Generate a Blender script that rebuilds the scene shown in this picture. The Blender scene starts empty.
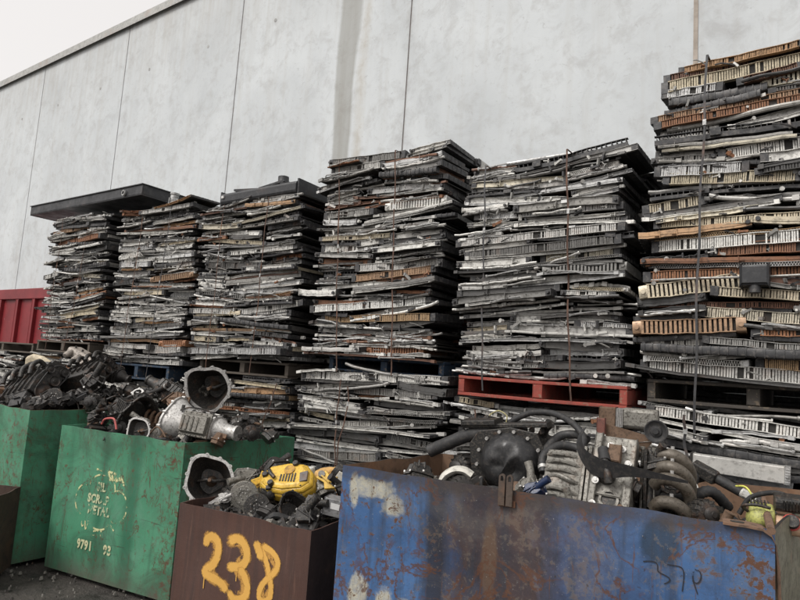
import bpy, math, random
from mathutils import Vector, Matrix, noise
C = bpy.context.scene.collection
PI = math.pi
rnd = random.Random(7)

# ------------------------------------------------------------------ mesh builder
class MB:
    def __init__(s): s.v = []; s.f = []; s.m = []
    def add(s, vs, fs, mi=0):
        b = len(s.v); s.v += [Vector(p) for p in vs]
        for f in fs: s.f.append([b + i for i in f]); s.m.append(mi)
    def box(s, x0, x1, y0, y1, z0, z1, mi=0, nx=1):
        vs = []; fs = []
        for i in range(nx + 1):
            x = x0 + (x1 - x0) * i / nx
            vs += [(x, y0, z0), (x, y1, z0), (x, y1, z1), (x, y0, z1)]
        for i in range(nx):
            a = 4 * i; b = a + 4
            for k in range(4):
                k2 = (k + 1) % 4
                fs.append((a + k, a + k2, b + k2, b + k)[::-1])
        fs.append((0, 1, 2, 3)[::-1]); e = 4 * nx; fs.append((e, e + 1, e + 2, e + 3))
        s.add(vs, fs, mi)
    def obox(s, c, sx, sy, sz, rot=(0, 0, 0), mi=0):
        from mathutils import Euler
        R = Euler(rot).to_matrix(); c = Vector(c)
        vs = [c + R @ Vector((a * sx / 2, b * sy / 2, d * sz / 2)) for a in (-1, 1) for b in (-1, 1) for d in (-1, 1)]
        s.add(vs, [(0, 1, 3, 2), (4, 6, 7, 5), (0, 4, 5, 1), (2, 3, 7, 6), (0, 2, 6, 4), (1, 5, 7, 3)], mi)
    def extr(s, prof, x0, x1, nx=1, mi=0):           # profile (y,z) pushed along x
        n = len(prof); vs = []; fs = []
        for i in range(nx + 1):
            x = x0 + (x1 - x0) * i / nx
            vs += [(x, p[0], p[1]) for p in prof]
        for i in range(nx):
            for k in range(n):
                k2 = (k + 1) % n
                fs.append((i * n + k, (i + 1) * n + k, (i + 1) * n + k2, i * n + k2))
        fs.append(tuple(range(n))); fs.append(tuple(nx * n + k for k in range(n))[::-1])
        s.add(vs, fs, mi)
    def prism(s, poly, z0, z1, mi=0, mat=None, top=1.0):      # outline (x,y) raised along z, mat places it
        n = len(poly)
        cx = sum(p[0] for p in poly) / n; cy = sum(p[1] for p in poly) / n
        vs = [Vector((p[0], p[1], z0)) for p in poly] + [Vector((cx + (p[0] - cx) * top, cy + (p[1] - cy) * top, z1)) for p in poly]
        if mat is not None: vs = [mat @ v for v in vs]
        fs = [(k, (k + 1) % n, n + (k + 1) % n, n + k) for k in range(n)] + [tuple(range(n))[::-1], tuple(range(n, 2 * n))]
        s.add(vs, fs, mi)
    def tube(s, pts, r, n=8, mi=0, caps=True, rs=None):
        pts = [Vector(p) for p in pts]; up = None; rings = []
        for i, p in enumerate(pts):
            d = (pts[min(i + 1, len(pts) - 1)] - pts[max(i - 1, 0)]).normalized()
            if up is None:
                up = d.orthogonal().normalized()
            else:
                up = (up - d * up.dot(d)).normalized()
            w = d.cross(up); rr = rs[i] if rs else r
            rings.append([p + up * math.cos(2 * PI * k / n) * rr + w * math.sin(2 * PI * k / n) * rr for k in range(n)])
        vs = [q for g in rings for q in g]; fs = []
        for i in range(len(pts) - 1):
            for k in range(n):
                k2 = (k + 1) % n
                fs.append((i * n + k, i * n + k2, (i + 1) * n + k2, (i + 1) * n + k))
        if caps:
            fs.append(tuple(range(n))[::-1]); e = (len(pts) - 1) * n; fs.append(tuple(range(e, e + n)))
        s.add(vs, fs, mi)
    def lathe(s, prof, n=24, mat=None, mi=0, wob=None):   # profile (r,z) turned round z
        vs = []; fs = []
        for r, z in prof:
            for k in range(n):
                a = 2 * PI * k / n; q = r * (wob(a) if wob else 1)
                vs.append(Vector((q * math.cos(a), q * math.sin(a), z)))
        if mat is not None: vs = [mat @ v for v in vs]
        for i in range(len(prof) - 1):
            for k in range(n):
                k2 = (k + 1) % n
                fs.append((i * n + k, i * n + k2, (i + 1) * n + k2, (i + 1) * n + k))
        s.add(vs, fs, mi)
    def disc(s, r, z0, z1, n=20, mat=None, mi=0, top=1.0):
        s.prism([(r * math.cos(2 * PI * k / n), r * math.sin(2 * PI * k / n)) for k in range(n)], z0, z1, mi, mat, top)
    def warp(s, fn): s.v = [fn(p) for p in s.v]; return s
    def mesh(s, name, mats, smooth=False):
        me = bpy.data.meshes.new(name)
        me.from_pydata([tuple(p) for p in s.v], [], s.f)
        for m in mats: me.materials.append(m)
        me.polygons.foreach_set('material_index', s.m)
        if smooth:
            me.polygons.foreach_set('use_smooth', [True] * len(s.f))
            try: me.set_sharp_from_angle(angle=math.radians(38))
            except Exception: pass
        me.update(); return me
    def build(s, name, mats, parent=None, smooth=False, bevel=0, loc=None, rot=None):
        if not isinstance(mats, (list, tuple)): mats = [mats]
        o = bpy.data.objects.new(name, s.mesh(name, mats, smooth)); C.objects.link(o)
        if parent: o.parent = parent
        if loc: o.location = loc
        if rot: o.rotation_euler = rot
        if bevel:
            b = o.modifiers.new('bevel', 'BEVEL'); b.width = bevel; b.segments = 2; b.limit_method = 'ANGLE'; b.angle_limit = math.radians(40)
        return o

def tag(o, label=None, cat=None, group=None, kind=None):
    if label: o['label'] = label
    if cat: o['category'] = cat
    if group: o['group'] = group
    if kind: o['kind'] = kind
    return o
def empty(name, loc=(0, 0, 0), rot=(0, 0, 0), label=None, cat=None, group=None):
    o = bpy.data.objects.new(name, None); C.objects.link(o); o.location = loc; o.rotation_euler = rot
    o.empty_display_size = .1
    return tag(o, label, cat, group)

# ------------------------------------------------------------------ materials
class NT:
    def __init__(s, name):
        s.mat = bpy.data.materials.new(name); s.mat.use_nodes = True
        s.t = s.mat.node_tree; s.n = s.t.nodes; s.l = s.t.links
        s.b = s.n['Principled BSDF']; s.out = s.n['Material Output']
        s.tc = s.n.new('ShaderNodeTexCoord')
    def co(s, kind='Object', scale=(1, 1, 1), loc=(0, 0, 0)):
        mp = s.n.new('ShaderNodeMapping'); mp.inputs['Scale'].default_value = scale; mp.inputs['Location'].default_value = loc
        s.l.new(s.tc.outputs[kind], mp.inputs[0]); return mp.outputs[0]
    def world(s, scale=(1, 1, 1), loc=(0, 0, 0)):
        g = s.n.new('ShaderNodeNewGeometry')
        mp = s.n.new('ShaderNodeMapping'); mp.inputs['Scale'].default_value = scale; mp.inputs['Location'].default_value = loc
        s.l.new(g.outputs['Position'], mp.inputs[0]); return mp.outputs[0]
    def noise(s, vec, scale, detail=6, rough=.6, dist=0.0):
        n = s.n.new('ShaderNodeTexNoise'); n.inputs['Scale'].default_value = scale; n.inputs['Detail'].default_value = detail
        n.inputs['Roughness'].default_value = rough; n.inputs['Distortion'].default_value = dist
        s.l.new(vec, n.inputs['Vector']); return n.outputs['Fac']
    def ramp(s, fac, stops):
        r = s.n.new('ShaderNodeValToRGB'); e = r.color_ramp.elements
        while len(e) < len(stops): e.new(.5)
        for i, (p, c) in enumerate(stops):
            e[i].position = p
            e[i].color = (c, c, c, 1) if isinstance(c, (int, float)) else (*c, 1)
        s.l.new(fac, r.inputs[0]); return r.outputs[0]
    def mix(s, fac, a, b, mode='MIX'):
        m = s.n.new('ShaderNodeMix'); m.data_type = 'RGBA'; m.blend_type = mode
        for sock, val in ((m.inputs[0], fac), (m.inputs[6], a), (m.inputs[7], b)):
            if isinstance(val, (int, float)): sock.default_value = val if sock == m.inputs[0] else (val, val, val, 1)
            elif isinstance(val, tuple): sock.default_value = (*val, 1)
            else: s.l.new(val, sock)
        return m.outputs[2]
    def math(s, op, a, b=None, c=None, clamp=False):
        m = s.n.new('ShaderNodeMath'); m.operation = op; m.use_clamp = clamp
        for i, x in enumerate((a, b, c)):
            if x is None: continue
            if isinstance(x, (int, float)): m.inputs[i].default_value = x
            else: s.l.new(x, m.inputs[i])
        return m.outputs[0]
    def sep(s, vec):
        m = s.n.new('ShaderNodeSeparateXYZ'); s.l.new(vec, m.inputs[0]); return m.outputs
    def bump(s, h, strength=.3, dist=.01):
        b = s.n.new('ShaderNodeBump'); b.inputs['Strength'].default_value = strength; b.inputs['Distance'].default_value = dist
        s.l.new(h, b.inputs['Height']); s.l.new(b.outputs[0], s.b.inputs['Normal'])
    def set(s, color=None, rough=None, metal=None, spec=None):
        for k, x in (('Base Color', color), ('Roughness', rough), ('Metallic', metal), ('Specular IOR Level', spec)):
            if x is None: continue
            if isinstance(x, tuple): s.b.inputs[k].default_value = (*x, 1)
            elif isinstance(x, (int, float)): s.b.inputs[k].default_value = x
            else: s.l.new(x, s.b.inputs[k])
        return s.mat
    def objinfo(s): return s.n.new('ShaderNodeObjectInfo').outputs

def scrap_mat(name, color=None, metal=.5, rough=.5, grime=.5, grimecol=(.03, .025, .02), rust=.25, scale=1.0, bump=.3):
    """weathered scrap metal; color=None takes the object's own colour"""
    t = NT(name); oi = t.objinfo()
    base = oi['Color'] if color is None else None
    off = t.n.new('ShaderNodeVectorMath'); off.operation = 'ADD'
    t.l.new(t.tc.outputs['Object'], off.inputs[0]); 
    cmb = t.n.new('ShaderNodeCombineXYZ'); r10 = t.math('MULTIPLY', oi['Random'], 37.0)
    for i in range(3): t.l.new(r10, cmb.inputs[i])
    t.l.new(cmb.outputs[0], off.inputs[1]); v = off.outputs[0]
    n1 = t.noise(v, 9 * scale, 8, .65); n2 = t.noise(v, 34 * scale, 6, .7); n3 = t.noise(v, 4.5 * scale, 5, .6)
    if color is not None:
        base = t.mix(t.ramp(n1, [(.3, 0), (.7, 1)]), tuple(c * .75 for c in color), tuple(min(1, c * 1.15) for c in color))
    else:
        base = t.mix(t.ramp(n1, [(.3, .3), (.6, 0)]), base, (.12, .115, .11))
    c = t.mix(t.math('MULTIPLY', t.ramp(n2, [(.5, 0), (.62, 1)]), grime), base, grimecol)
    c = t.mix(t.math('MULTIPLY', t.ramp(n3, [(.56, 0), (.66, 1)]), rust), c, t.mix(n2, (.16, .06, .025), (.3, .14, .06)))
    t.bump(n2, bump, .004)
    return t.set(c, t.ramp(n1, [(.3, min(1, rough + .2)), (.7, max(.1, rough - .12))]), metal)

MAT = {}
MAT['tint'] = scrap_mat('weathered_metal', None, .22, .42, .5, rust=.09)
MAT['fins'] = scrap_mat('radiator_fins', None, .15, .7, .5, rust=.2, scale=2)
MAT['inner'] = scrap_mat('dark_core', (.035, .033, .03), 0, .85, .3, rust=.1)
MAT['plastic'] = scrap_mat('black_plastic', (.04, .04, .042), 0, .5, .6, grimecol=(.14, .13, .12), rust=.05)
MAT['alu'] = scrap_mat('dull_aluminium', (.5, .5, .49), .55, .45, .6, rust=.04)
MAT['rusty'] = scrap_mat('rusty_steel', (.13, .062, .036), .1, .8, .5, rust=.6)
MAT['darksteel'] = scrap_mat('oily_dark_steel', (.05, .047, .045), .5, .48, .5, rust=.2)
MAT['cream'] = scrap_mat('creamy_fins', (.46, .4, .3), .0, .75, .5, rust=.35, scale=2)
MAT['grey'] = scrap_mat('grey_cast_metal', (.2, .2, .195), .4, .55, .6, rust=.12)
MAT['black'] = scrap_mat('black_painted_steel', (.03, .031, .034), .1, .42, .3, grimecol=(.1, .1, .1), rust=.08, scale=.6)

# ------------------------------------------------------------------ sky, sun, camera
sc = bpy.context.scene
w = bpy.data.worlds.new('World'); sc.world = w; w.use_nodes = True
wn = w.node_tree.nodes; wl = w.node_tree.links
sky = wn.new('ShaderNodeTexSky'); sky.sky_type = 'NISHITA'; sky.sun_disc = False
SUN_EL, SUN_AZ = math.radians(48), math.radians(200)      # azimuth clockwise from +Y
sky.sun_elevation = SUN_EL; sky.sun_rotation = SUN_AZ; sky.dust_density = 6; sky.air_density = 1.0; sky.ozone_density = 1
hs = wn.new('ShaderNodeHueSaturation'); hs.inputs['Saturation'].default_value = .12
bg = wn['Background']; bg.inputs['Strength'].default_value = .15
wl.new(sky.outputs[0], hs.inputs['Color'])
cl = wn.new('ShaderNodeMix'); cl.data_type = 'RGBA'; cl.inputs[0].default_value = .72      # even overcast veil over the sky
cl.inputs[7].default_value = (4.9, 4.85, 4.85, 1); wl.new(hs.outputs[0], cl.inputs[6])
tint = wn.new('ShaderNodeMix'); tint.data_type = 'RGBA'; tint.blend_type = 'MULTIPLY'; tint.inputs[0].default_value = 1
tint.inputs[7].default_value = (1.0, .975, .955, 1)
wl.new(cl.outputs[2], tint.inputs[6]); wl.new(tint.outputs[2], bg.inputs['Color'])
sl = bpy.data.lights.new('sun', 'SUN'); sl.energy = 1.4; sl.angle = math.radians(22); sl.color = (1, .97, .93)
so = bpy.data.objects.new('sun', sl); C.objects.link(so)
sd = Vector((math.sin(SUN_AZ) * math.cos(SUN_EL), math.cos(SUN_AZ) * math.cos(SUN_EL), math.sin(SUN_EL)))
so.rotation_euler = sd.to_track_quat('Z', 'Y').to_euler(); so.location = (0, -10, 20)
sc.view_settings.view_transform = 'Standard'; sc.view_settings.look = 'None'; sc.view_settings.gamma = 1
sc.view_settings.use_curve_mapping = False; sc.view_settings.exposure = 0.45
cam = bpy.data.cameras.new('camera'); co = bpy.data.objects.new('camera', cam); C.objects.link(co)
cam.sensor_width = 36; cam.lens = 611 / 800 * 36; cam.clip_end = 500; cam.clip_start = .05
Rm = Matrix(((0.8201358, 0.0121419, 0.5720401), (0.5684267, -0.1314480, -0.8121653), (0.0653323, 0.9912487, -0.1147067)))
co.matrix_world = Matrix.Translation((0, 0, 1.7)) @ Rm.to_4x4()
sc.camera = co
sc.cycles.max_bounces = 6; sc.cycles.diffuse_bounces = 3; sc.cycles.glossy_bounces = 3
sc.cycles.use_denoising = True

# ------------------------------------------------------------------ ground
def ground_mat():
    t = NT('oily_dirt'); v = t.world()
    n = t.noise(v, 2.2, 8, .65); n2 = t.noise(v, 38, 5, .7); n3 = t.noise(v, 11, 6, .6)
    c = t.mix(t.ramp(n, [(.35, 0), (.65, 1)]), (.022, .019, .017), (.075, .066, .057))
    c = t.mix(t.ramp(n2, [(.62, 0), (.72, .7)]), c, (.16, .15, .135))
    t.bump(t.math('ADD', n2, t.math('MULTIPLY', n3, 2.0)), .8, .02)
    return t.set(c, t.ramp(n, [(.38, .35), (.5, .9)]), 0)
g = MB(); N = 60
for i in range(N + 1):
    for j in range(N + 1):
        x = -14 + 18 * i / N; y = -4 + 11 * j / N
        x = x if 0 < i < N else (-260 if i == 0 else 260); y = y if 0 < j < N else (-260 if j == 0 else 260)
        z = 0 if i in (0, N) or j in (0, N) else .018 * noise.noise((x * 1.7, y * 1.7, 0)) - .005
        g.v.append(Vector((x, y, z)))
for i in range(N):
    for j in range(N):
        a = i * (N + 1) + j; g.f.append([a, a + N + 1, a + N + 2, a + 1]); g.m.append(0)
tag(g.build('ground', ground_mat(), smooth=True), 'dark oily dirt yard strewn with small stones', None, None, 'structure')
gs = MB(); r = random.Random(3)
for i in range(1400):
    x = r.uniform(-6.6, -1.5); y = r.uniform(.9, 3.4); q = .004 + .012 * r.random() ** 2
    M = Matrix.Translation((x, y, .012)) @ Matrix.Rotation(r.uniform(0, 6), 4, 'Z')
    gs.prism([(q * math.cos(a) * r.uniform(.7, 1.4), q * math.sin(a) * r.uniform(.7, 1.2)) for a in (0, 1.2, 2.4, 3.6, 5)], -.006, q * .9, r.randrange(2), M, .6)
tag(gs.build('gravel', [scrap_mat('grey_grit', (.2, .19, .17), 0, .9), scrap_mat('dark_grit', (.06, .055, .05), 0, .9)]), 'loose grit and small stones on the yard dirt', 'gravel', None, 'stuff')

# ------------------------------------------------------------------ tilt-up concrete wall
def wall_mat():
    t = NT('tilt_up_concrete'); v = t.world()
    oi = t.objinfo()
    n1 = t.noise(t.world((.55, .55, .35)), 1.3, 7, .6, .6); n2 = t.noise(v, 5, 8, .7, .4); n3 = t.noise(t.world((6, 6, .28)), 1.6, 6, .6)
    n4 = t.noise(v, 55, 3, .6)
    c = t.mix(t.ramp(n1, [(.3, 0), (.7, 1)]), (.495, .522, .535), (.63, .66, .672))
    c = t.mix(t.ramp(n2, [(.5, 0), (.66, .5)]), c, (.42, .425, .42))
    c = t.mix(t.ramp(t.noise(v, 2.1, 9, .75, 1.3), [(.52, 0), (.66, .35)]), c, (.38, .39, .395))
    c = t.mix(t.math('MULTIPLY', t.ramp(n3, [(.5, 0), (.72, 1)]), .22), c, (.42, .40, .36))
    c = t.mix(t.math('MULTIPLY', t.ramp(t.noise(v, 16, 6, .8, .8), [(.60, 0), (.64, 1)]), .4), c, (.33, .33, .33))
    x = t.sep(t.world()); wob = t.math('MULTIPLY', t.math('SUBTRACT', t.noise(t.world((1, 1, .5)), 1.5, 3, .5), .5), .15)
    X = t.math('ADD', x[0], wob); Z = x[2]
    # the grey-brown water stain that runs down the panel, tapering
    half = t.math('ADD', .13, t.math('MULTIPLY', t.math('SUBTRACT', Z, 3.7), .03))
    d = t.math('ABSOLUTE', t.math('SUBTRACT', X, -4.93))
    st = t.math('SUBTRACT', 1, t.math('DIVIDE', d, half), clamp=True)
    st = t.math('MULTIPLY', t.ramp(st, [(0, 0), (.25, .75), (1, .8)]), t.ramp(n3, [(.2, .7), (.8, 1)]))
    c = t.mix(t.math('MULTIPLY', st, .9), c, (.235, .225, .195))
    d2 = t.math('ABSOLUTE', t.math('SUBTRACT', X, -4.66))
    st2 = t.ramp(t.math('SUBTRACT', 1, t.math('DIVIDE', d2, .10), clamp=True), [(0, 0), (.6, .35), (1, .5)])
    c = t.mix(t.math('MULTIPLY', st2, t.ramp(n2, [(.35, .3), (.6, .9)])), c, (.42, .37, .29))
    # grey weathering bled along the joint by the tall stack and near joint
    for jx, wd, k in ((-3.99, .16, .45), (-.62, .28, .35), (-7.08, .12, .35), (-9.97, .1, .3)):
        dj = t.math('ABSOLUTE', t.math('SUBTRACT', X, jx))
        sj = t.math('MULTIPLY', t.ramp(t.math('SUBTRACT', 1, t.math('DIVIDE', dj, wd), clamp=True), [(0, 0), (1, 1)]), t.ramp(n2, [(.4, .2), (.65, 1)]))
        c = t.mix(t.math('MULTIPLY', sj, k), c, (.36, .365, .37))
    top = t.ramp(t.math('DIVIDE', t.math('SUBTRACT', Z, 6.0), 1.6, clamp=True), [(0, 0), (1, 1)])
    c = t.mix(t.math('MULTIPLY', top, t.ramp(n3, [(.35, .1), (.7, .6)])), c, (.42, .405, .375))
    t.bump(t.math('ADD', n4, t.math('MULTIPLY', n2, 3)), .12, .004)
    return t.set(c, .85, 0)
wm = wall_mat()
wall = empty('warehouse_wall', (-10, 5.6, 0), label='tall pale concrete panel wall of the warehouse behind all the stacks', cat='wall')
WM = Matrix.Translation((10, -5.6, 0))
for k in range(-12, 5):
    x0 = -13.238 + 3.085 * (k + 1) - 3.085; x1 = x0 + 3.085
    m = MB(); m.box(x0 + .008, x1 - .008, 5.5, 5.68, -.1, 7.5)
    m.warp(lambda p: WM @ p); m.build('concrete_panel', wm, wall, bevel=.004)
    m = MB(); m.box(x0 - .0075, x0 + .0075, 5.502, 5.67, -.1, 7.49, 0)
    if k == 4:
        m = MB(); m.box(x0 - .026, x0 + .010, 5.492, 5.52, -.1, 7.49, 0)
    m.warp(lambda p: WM @ p)
    m.build('joint_sealant', scrap_mat('beige_sealant', (.38, .33, .28), 0, .7, .2, (.25, .22, .2), .15) if k == 4 else scrap_mat('brown_sealant', (.2, .175, .16), 0, .8), wall)  # ordinary joints are filled with plain brown sealant
pm = scrap_mat('patched_mortar', (.4, .4, .39), 0, .9, .4, (.28, .27, .26), .02)
for k in range(-4, 5):
    for dx in (.75, 2.3):
        for z in (1.2, 6.5):
            m = MB(); m.disc(.022 + .006 * rnd.random(), 0, .003, 12, WM @ Matrix.Translation((-13.238 + 3.085 * k + dx + rnd.uniform(-.03, .03), 5.4995, z)) @ Matrix.Rotation(PI / 2, 4, 'X')); m.build('mortar_plug', pm, wall)
m = MB(); m.box(-52, 3, 5.44, 5.76, 7.5, 7.6); m.box(-52, 3, 5.438, 5.442, 7.46, 7.5)
m.warp(lambda p: WM @ p); m.build('coping', scrap_mat('grey_flashing', (.42, .42, .4), .3, .5, .2), wall)

# ------------------------------------------------------------------ radiator prototypes
def bender(L, rr, amt=1.0):
    k = rr.choice(['flat', 'sag', 'arch', 's', 's', 'kink', 'curl'])
    a = rr.uniform(.003, .016) * amt * (L / .9); ph = rr.uniform(0, 6)
    kx = rr.uniform(-.25, .25) * L; tw = rr.uniform(-.06, .06); yb = rr.uniform(-.012, .012)
    def f(p):
        u = p.x / (L / 2); z = p.z
        if k == 'sag': z += a * (u * u - .4)
        elif k == 'arch': z -= a * (u * u - .4)
        elif k == 's': z += a * math.sin(u * 3 + ph) * .8
        elif k == 'kink': z += a * 1.6 * (abs(p.x - kx) / L - .2)
        elif k == 'curl': z += a * 1.5 * max(0, u) ** 3
        z += tw * p.y * u * .6 + .0022 * math.sin(u * 9 + ph) + .0012 * math.sin(u * 23 + ph)
        return Vector((p.x, p.y + yb * u * u, z))
    return f
def rounded(y0, y1, z0, z1, r):
    return [(y0 + r, z0), (y1, z0), (y1, z1), (y0 + r, z1), (y0 + .3 * r, z1 - .3 * r), (y0, z1 - r), (y0, z0 + r), (y0 + .3 * r, z0 + .3 * r)]

def end_tanks(L, t, D, f, rr, mi, parts, neck=True):
    for sgn in (-1, 1):
        m = MB(); x = sgn * (L / 2 - .022)
        m.box(x - .022, x + .022, .004, D - .01, -.001, t + .001, 0)
        for q in range(5):
            y = .03 + q * (D - .08) / 5
            m.box(x - .024, x + .024, y, y + .006, -.002, t + .003, 0)
        parts.append(('tank', m.warp(f), mi))
        if neck and rr.random() < .22:
            m = MB(); m.tube([(x, .05, t / 2), (x, .01, t / 2), (x + sgn * .003, -.018, t / 2)], min(.013, t * .35), 8)
            parts.append(('>outlet', m.warp(f), mi))

def proto(kind, L, rr):
    """one scrap heat exchanger, front edge on y=0, bottom on z=0, centred on x; returns list of (part, MB, materials)"""
    parts = []; nx = 12
    if kind == 'ribbed':
        t = rr.choice([.034, .04, .048, .066]); D = rr.uniform(.38, .5); f = bender(L, rr, .7)
        m = MB(); hx = L / 2 - .045
        m.box(-hx, hx, .012, D, .004, t - .004, 1, nx)
        pitch = rr.choice([.010, .0125, .015]); x = -hx + .004; skip = rr.uniform(-.1, .1) * L
        while x < hx - .006:
            if abs(x - skip) > .02 and rr.random() > .04:
                j = rr.uniform(-.002, .002); wd = pitch * .68
                m.box(x + j, x + j + wd, .001 + rr.random() * .003, .014, .004, t - .004, 0)
            x += pitch
        m.box(-hx, hx, -.003, .03, 0, .0035, 0, nx); m.box(-hx, hx, -.003, .03, t - .0035, t, 0, nx)
        parts.append(('core', m.warp(f), ['fins', 'inner']))
        end_tanks(L, t, D, f, rr, ['plastic'], parts)
    elif kind == 'zigzag':
        t = rr.uniform(.022, .034); D = rr.uniform(.38, .5); f = bender(L, rr)
        m = MB(); hx = L / 2 - .02
        m.box(-hx, hx, .01, D, .003, t - .003, 1, nx)
        n = int(2 * hx / .007)
        for q in range(n):
            x = -hx + q * .007; s = 1 if q % 2 else -1
            z0, z1 = (.003, t - .003) if s > 0 else (t - .003, .003)
            m.add([(x, .001, z0), (x + .0025, .001, z0), (x + .0095, .001, z1), (x + .007, .001, z1), (x, .011, z0), (x + .0025, .011, z0), (x + .0095, .011, z1), (x + .007, .011, z1)],
                  [(0, 1, 2, 3), (0, 4, 5, 1), (3, 2, 6, 7), (1, 5, 6, 2), (0, 3, 7, 4)], 0)
        m.box(-hx, hx, -.002, .02, 0, .003, 0, nx); m.box(-hx, hx, -.002, .02, t - .003, t, 0, nx)
        parts.append(('core', m.warp(f), ['fins', 'inner']))
        end_tanks(L, t, D, f, rr, ['alu'] if rr.random() < .4 else ['plastic'], parts)
    elif kind == 'tank':
        t = rr.uniform(.036, .056); D = rr.uniform(.34, .48); f = bender(L, rr, .6)
        m = MB(); r_ = t * .14
        m.extr(rounded(.0, .05, .003, t - .003, r_), -L / 2, L / 2, nx)
        x = -L / 2 + .02; p = rr.choice([.045, .06, .08])
        while x < L / 2 - .02:
            m.extr(rounded(-.004, .05, .0, t, r_), x, x + .006, 1); x += p
        parts.append(('tank', m.warp(f), ['plastic']))
        for q in range(rr.choice([0, 0, 1])):
            m = MB(); xx = rr.uniform(-.4, .4) * L
            m.tube([(xx, .02, t / 2), (xx, -.02, t / 2), (xx, -.03, t / 2 + .004)], t * .3, 10)
            parts.append(('>outlet', m.warp(f), ['plastic']))
        m = MB(); m.box(-L / 2 + .005, L / 2 - .005, .05, .066, -.002, t + .002, 0, nx)
        parts.append(('crimp_strip', m.warp(f), ['tint']))
        m = MB(); m.box(-L / 2 + .01, L / 2 - .01, .0665, D, .004, t - .004, 1, nx)
        m.box(-L / 2 + .003, -L / 2 + .01, .0665, D, 0, t, 0); m.box(L / 2 - .01, L / 2 - .003, .0665, D, 0, t, 0)
        parts.append(('core', m.warp(f), ['tint', 'inner']))
    elif kind == 'channel':
        t = rr.choice([.022, .03, .036, .044, .058]); D = rr.uniform(.36, .5); f = bender(L, rr, 1.3)
        m = MB(); hx = L / 2; lip = rr.choice([-.002, .01, .014])
        m.box(-hx, hx, lip if lip > 0 else 0, .02, .002, t - .002, 0, nx)
        if lip > 0:
            m.box(-hx, hx, 0, .02, 0, .0022, 0, nx); m.box(-hx, hx, 0, .02, t - .0022, t, 0, nx)
        else:
            m.box(-hx, hx, -.003, .0, t * .35, t * .65, 0, nx)
        for q in range(rr.randint(1, 4)):
            xx = rr.uniform(-.45, .45) * L; m.tube([(xx, .012, t / 2), (xx, -.002, t / 2)], .004, 6)
            if rr.random() < .4: m.box(xx, xx + .03, -.012, .01, t * .2, t * .25, 0); m.box(xx + .028, xx + .031, -.012, .01, -.004, t, 0)
        parts.append(('side_plate', m.warp(f), ['tint']))
        m = MB(); m.box(-hx + .04, hx - .04, .0205, D, .004, t - .004, 1, nx)
        parts.append(('core', m.warp(f), ['fins', 'inner']))
        end_tanks(L, t, D, f, rr, ['plastic'], parts)
    elif kind == 'condenser':
        t = rr.uniform(.016, .024); D = rr.uniform(.34, .45); f = bender(L, rr, 1.6)
        m = MB(); n = 14; st = rr.choice(['round', 'round', 'edge', 'edge'])
        if st == 'round':
            m.tube([(-L / 2 + L * i / n, .004, t / 2) for i in range(n + 1)], t * .52, 8)
            for q in range(rr.randint(1, 3)):
                xx = rr.uniform(-.4, .4) * L
                m.tube([(xx, .004, t / 2), (xx + .015, .004, t / 2)], t * .66, 8)
                m.obox((xx + .05, -.004, t * .6), .035, .018, t * 1.2)
            m.box(-L / 2 + .01, L / 2 - .01, .012, .016, .001, t - .001, 0, nx)
            parts.append(('header_tube', m.warp(f), ['tint']))
        else:
            m.box(-L / 2, L / 2, 0, .012, 0, .003, 0, nx); m.box(-L / 2, L / 2, 0, .012, t - .003, t, 0, nx); m.box(-L / 2, L / 2, .006, .012, .003, t - .003, 0, nx)
            m.obox((L / 2 - .03, 0, t / 2), .05, .02, t * 1.3); m.obox((-L / 2 + .02, 0, t / 2), .03, .02, t * 1.4)
            parts.append(('side_plate', m.warp(f), ['tint']))
        m = MB(); m.box(-L / 2 + .012, L / 2 - .012, .0165, D, .003, t - .003, 0, nx)
        parts.append(('core', m.warp(f), ['inner']))
        if rr.random() < .5:
            m = MB(); s = rr.choice([-1, 1]); x = s * L * .36
            pts = [(x, .0, t + .004), (x - s * .03, -.02, t + .006), (x - s * .12, -.022, t * .8), (x - s * .2, -.02, t * .3), (x - s * .26, -.03, 0)]
            m.tube(pts, .0055, 6); m.tube([pts[-1], (pts[-1][0] - s * .012, pts[-1][1], pts[-1][2] - .002)], .011, 6)
            parts.append(('pipe', m.warp(f), ['alu']))
    elif kind == 'cooler':
        t = rr.uniform(.065, .095); D = rr.uniform(.3, .45); f = bender(L, rr, .5)
        m = MB(); hx = L / 2 - .05
        m.box(-hx, hx, .02, D, .006, t - .006, 1, nx)
        pitch = rr.choice([.02, .026, .034]); x = -hx
        while x < hx - .01:
            m.box(x, x + pitch * .55, .0, .022, .004, t - .004, 0); x += pitch
        m.box(-hx, hx, -.004, .03, 0, .005, 0, nx); m.box(-hx, hx, -.004, .03, t - .005, t, 0, nx)
        parts.append(('core', m.warp(f), ['fins', 'inner']))
        for s in (-1, 1):
            m = MB(); x = s * (L / 2 - .025)
            m.extr([(p[0], p[1]) for p in rounded(0, D, .0, t, .02)], x - .025, x + .025, 1)
            m.tube([(x, .02, t * .5), (x, -.008, t * .5)], t * .16, 10)
            parts.append(('end_tank', m.warp(f), ['tint']))
    elif kind == 'pipe':
        m = MB(); n = 12; a = rr.uniform(.004, .02); ph = rr.uniform(0, 6); k = rr.uniform(1.5, 4)
        pts = [(-L / 2 + L * i / n, .01 + .012 * math.sin(i + ph), .014 + a * math.sin(i * k / n + ph)) for i in range(n + 1)]
        rr_ = rr.choice([.008, .011, .015]); m.tube(pts, rr_, 8); m.tube([pts[0], pts[1]], rr_ * 1.3, 8)
        m.tube([pts[-1], (pts[-1][0] + .012, pts[-1][1], pts[-1][2])], rr_ * 1.7, 8)
        parts.append((None, m, ['tint']))
    elif kind == 'shroud':
        t = rr.uniform(.04, .07); D = .4; f = bender(L, rr, .8)
        m = MB(); m.box(-L / 2, L / 2, .02, D, 0, t * .35, 0, nx); m.box(-L / 2, L / 2, -.0, .006, 0, t * .5, 0, nx)
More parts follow.
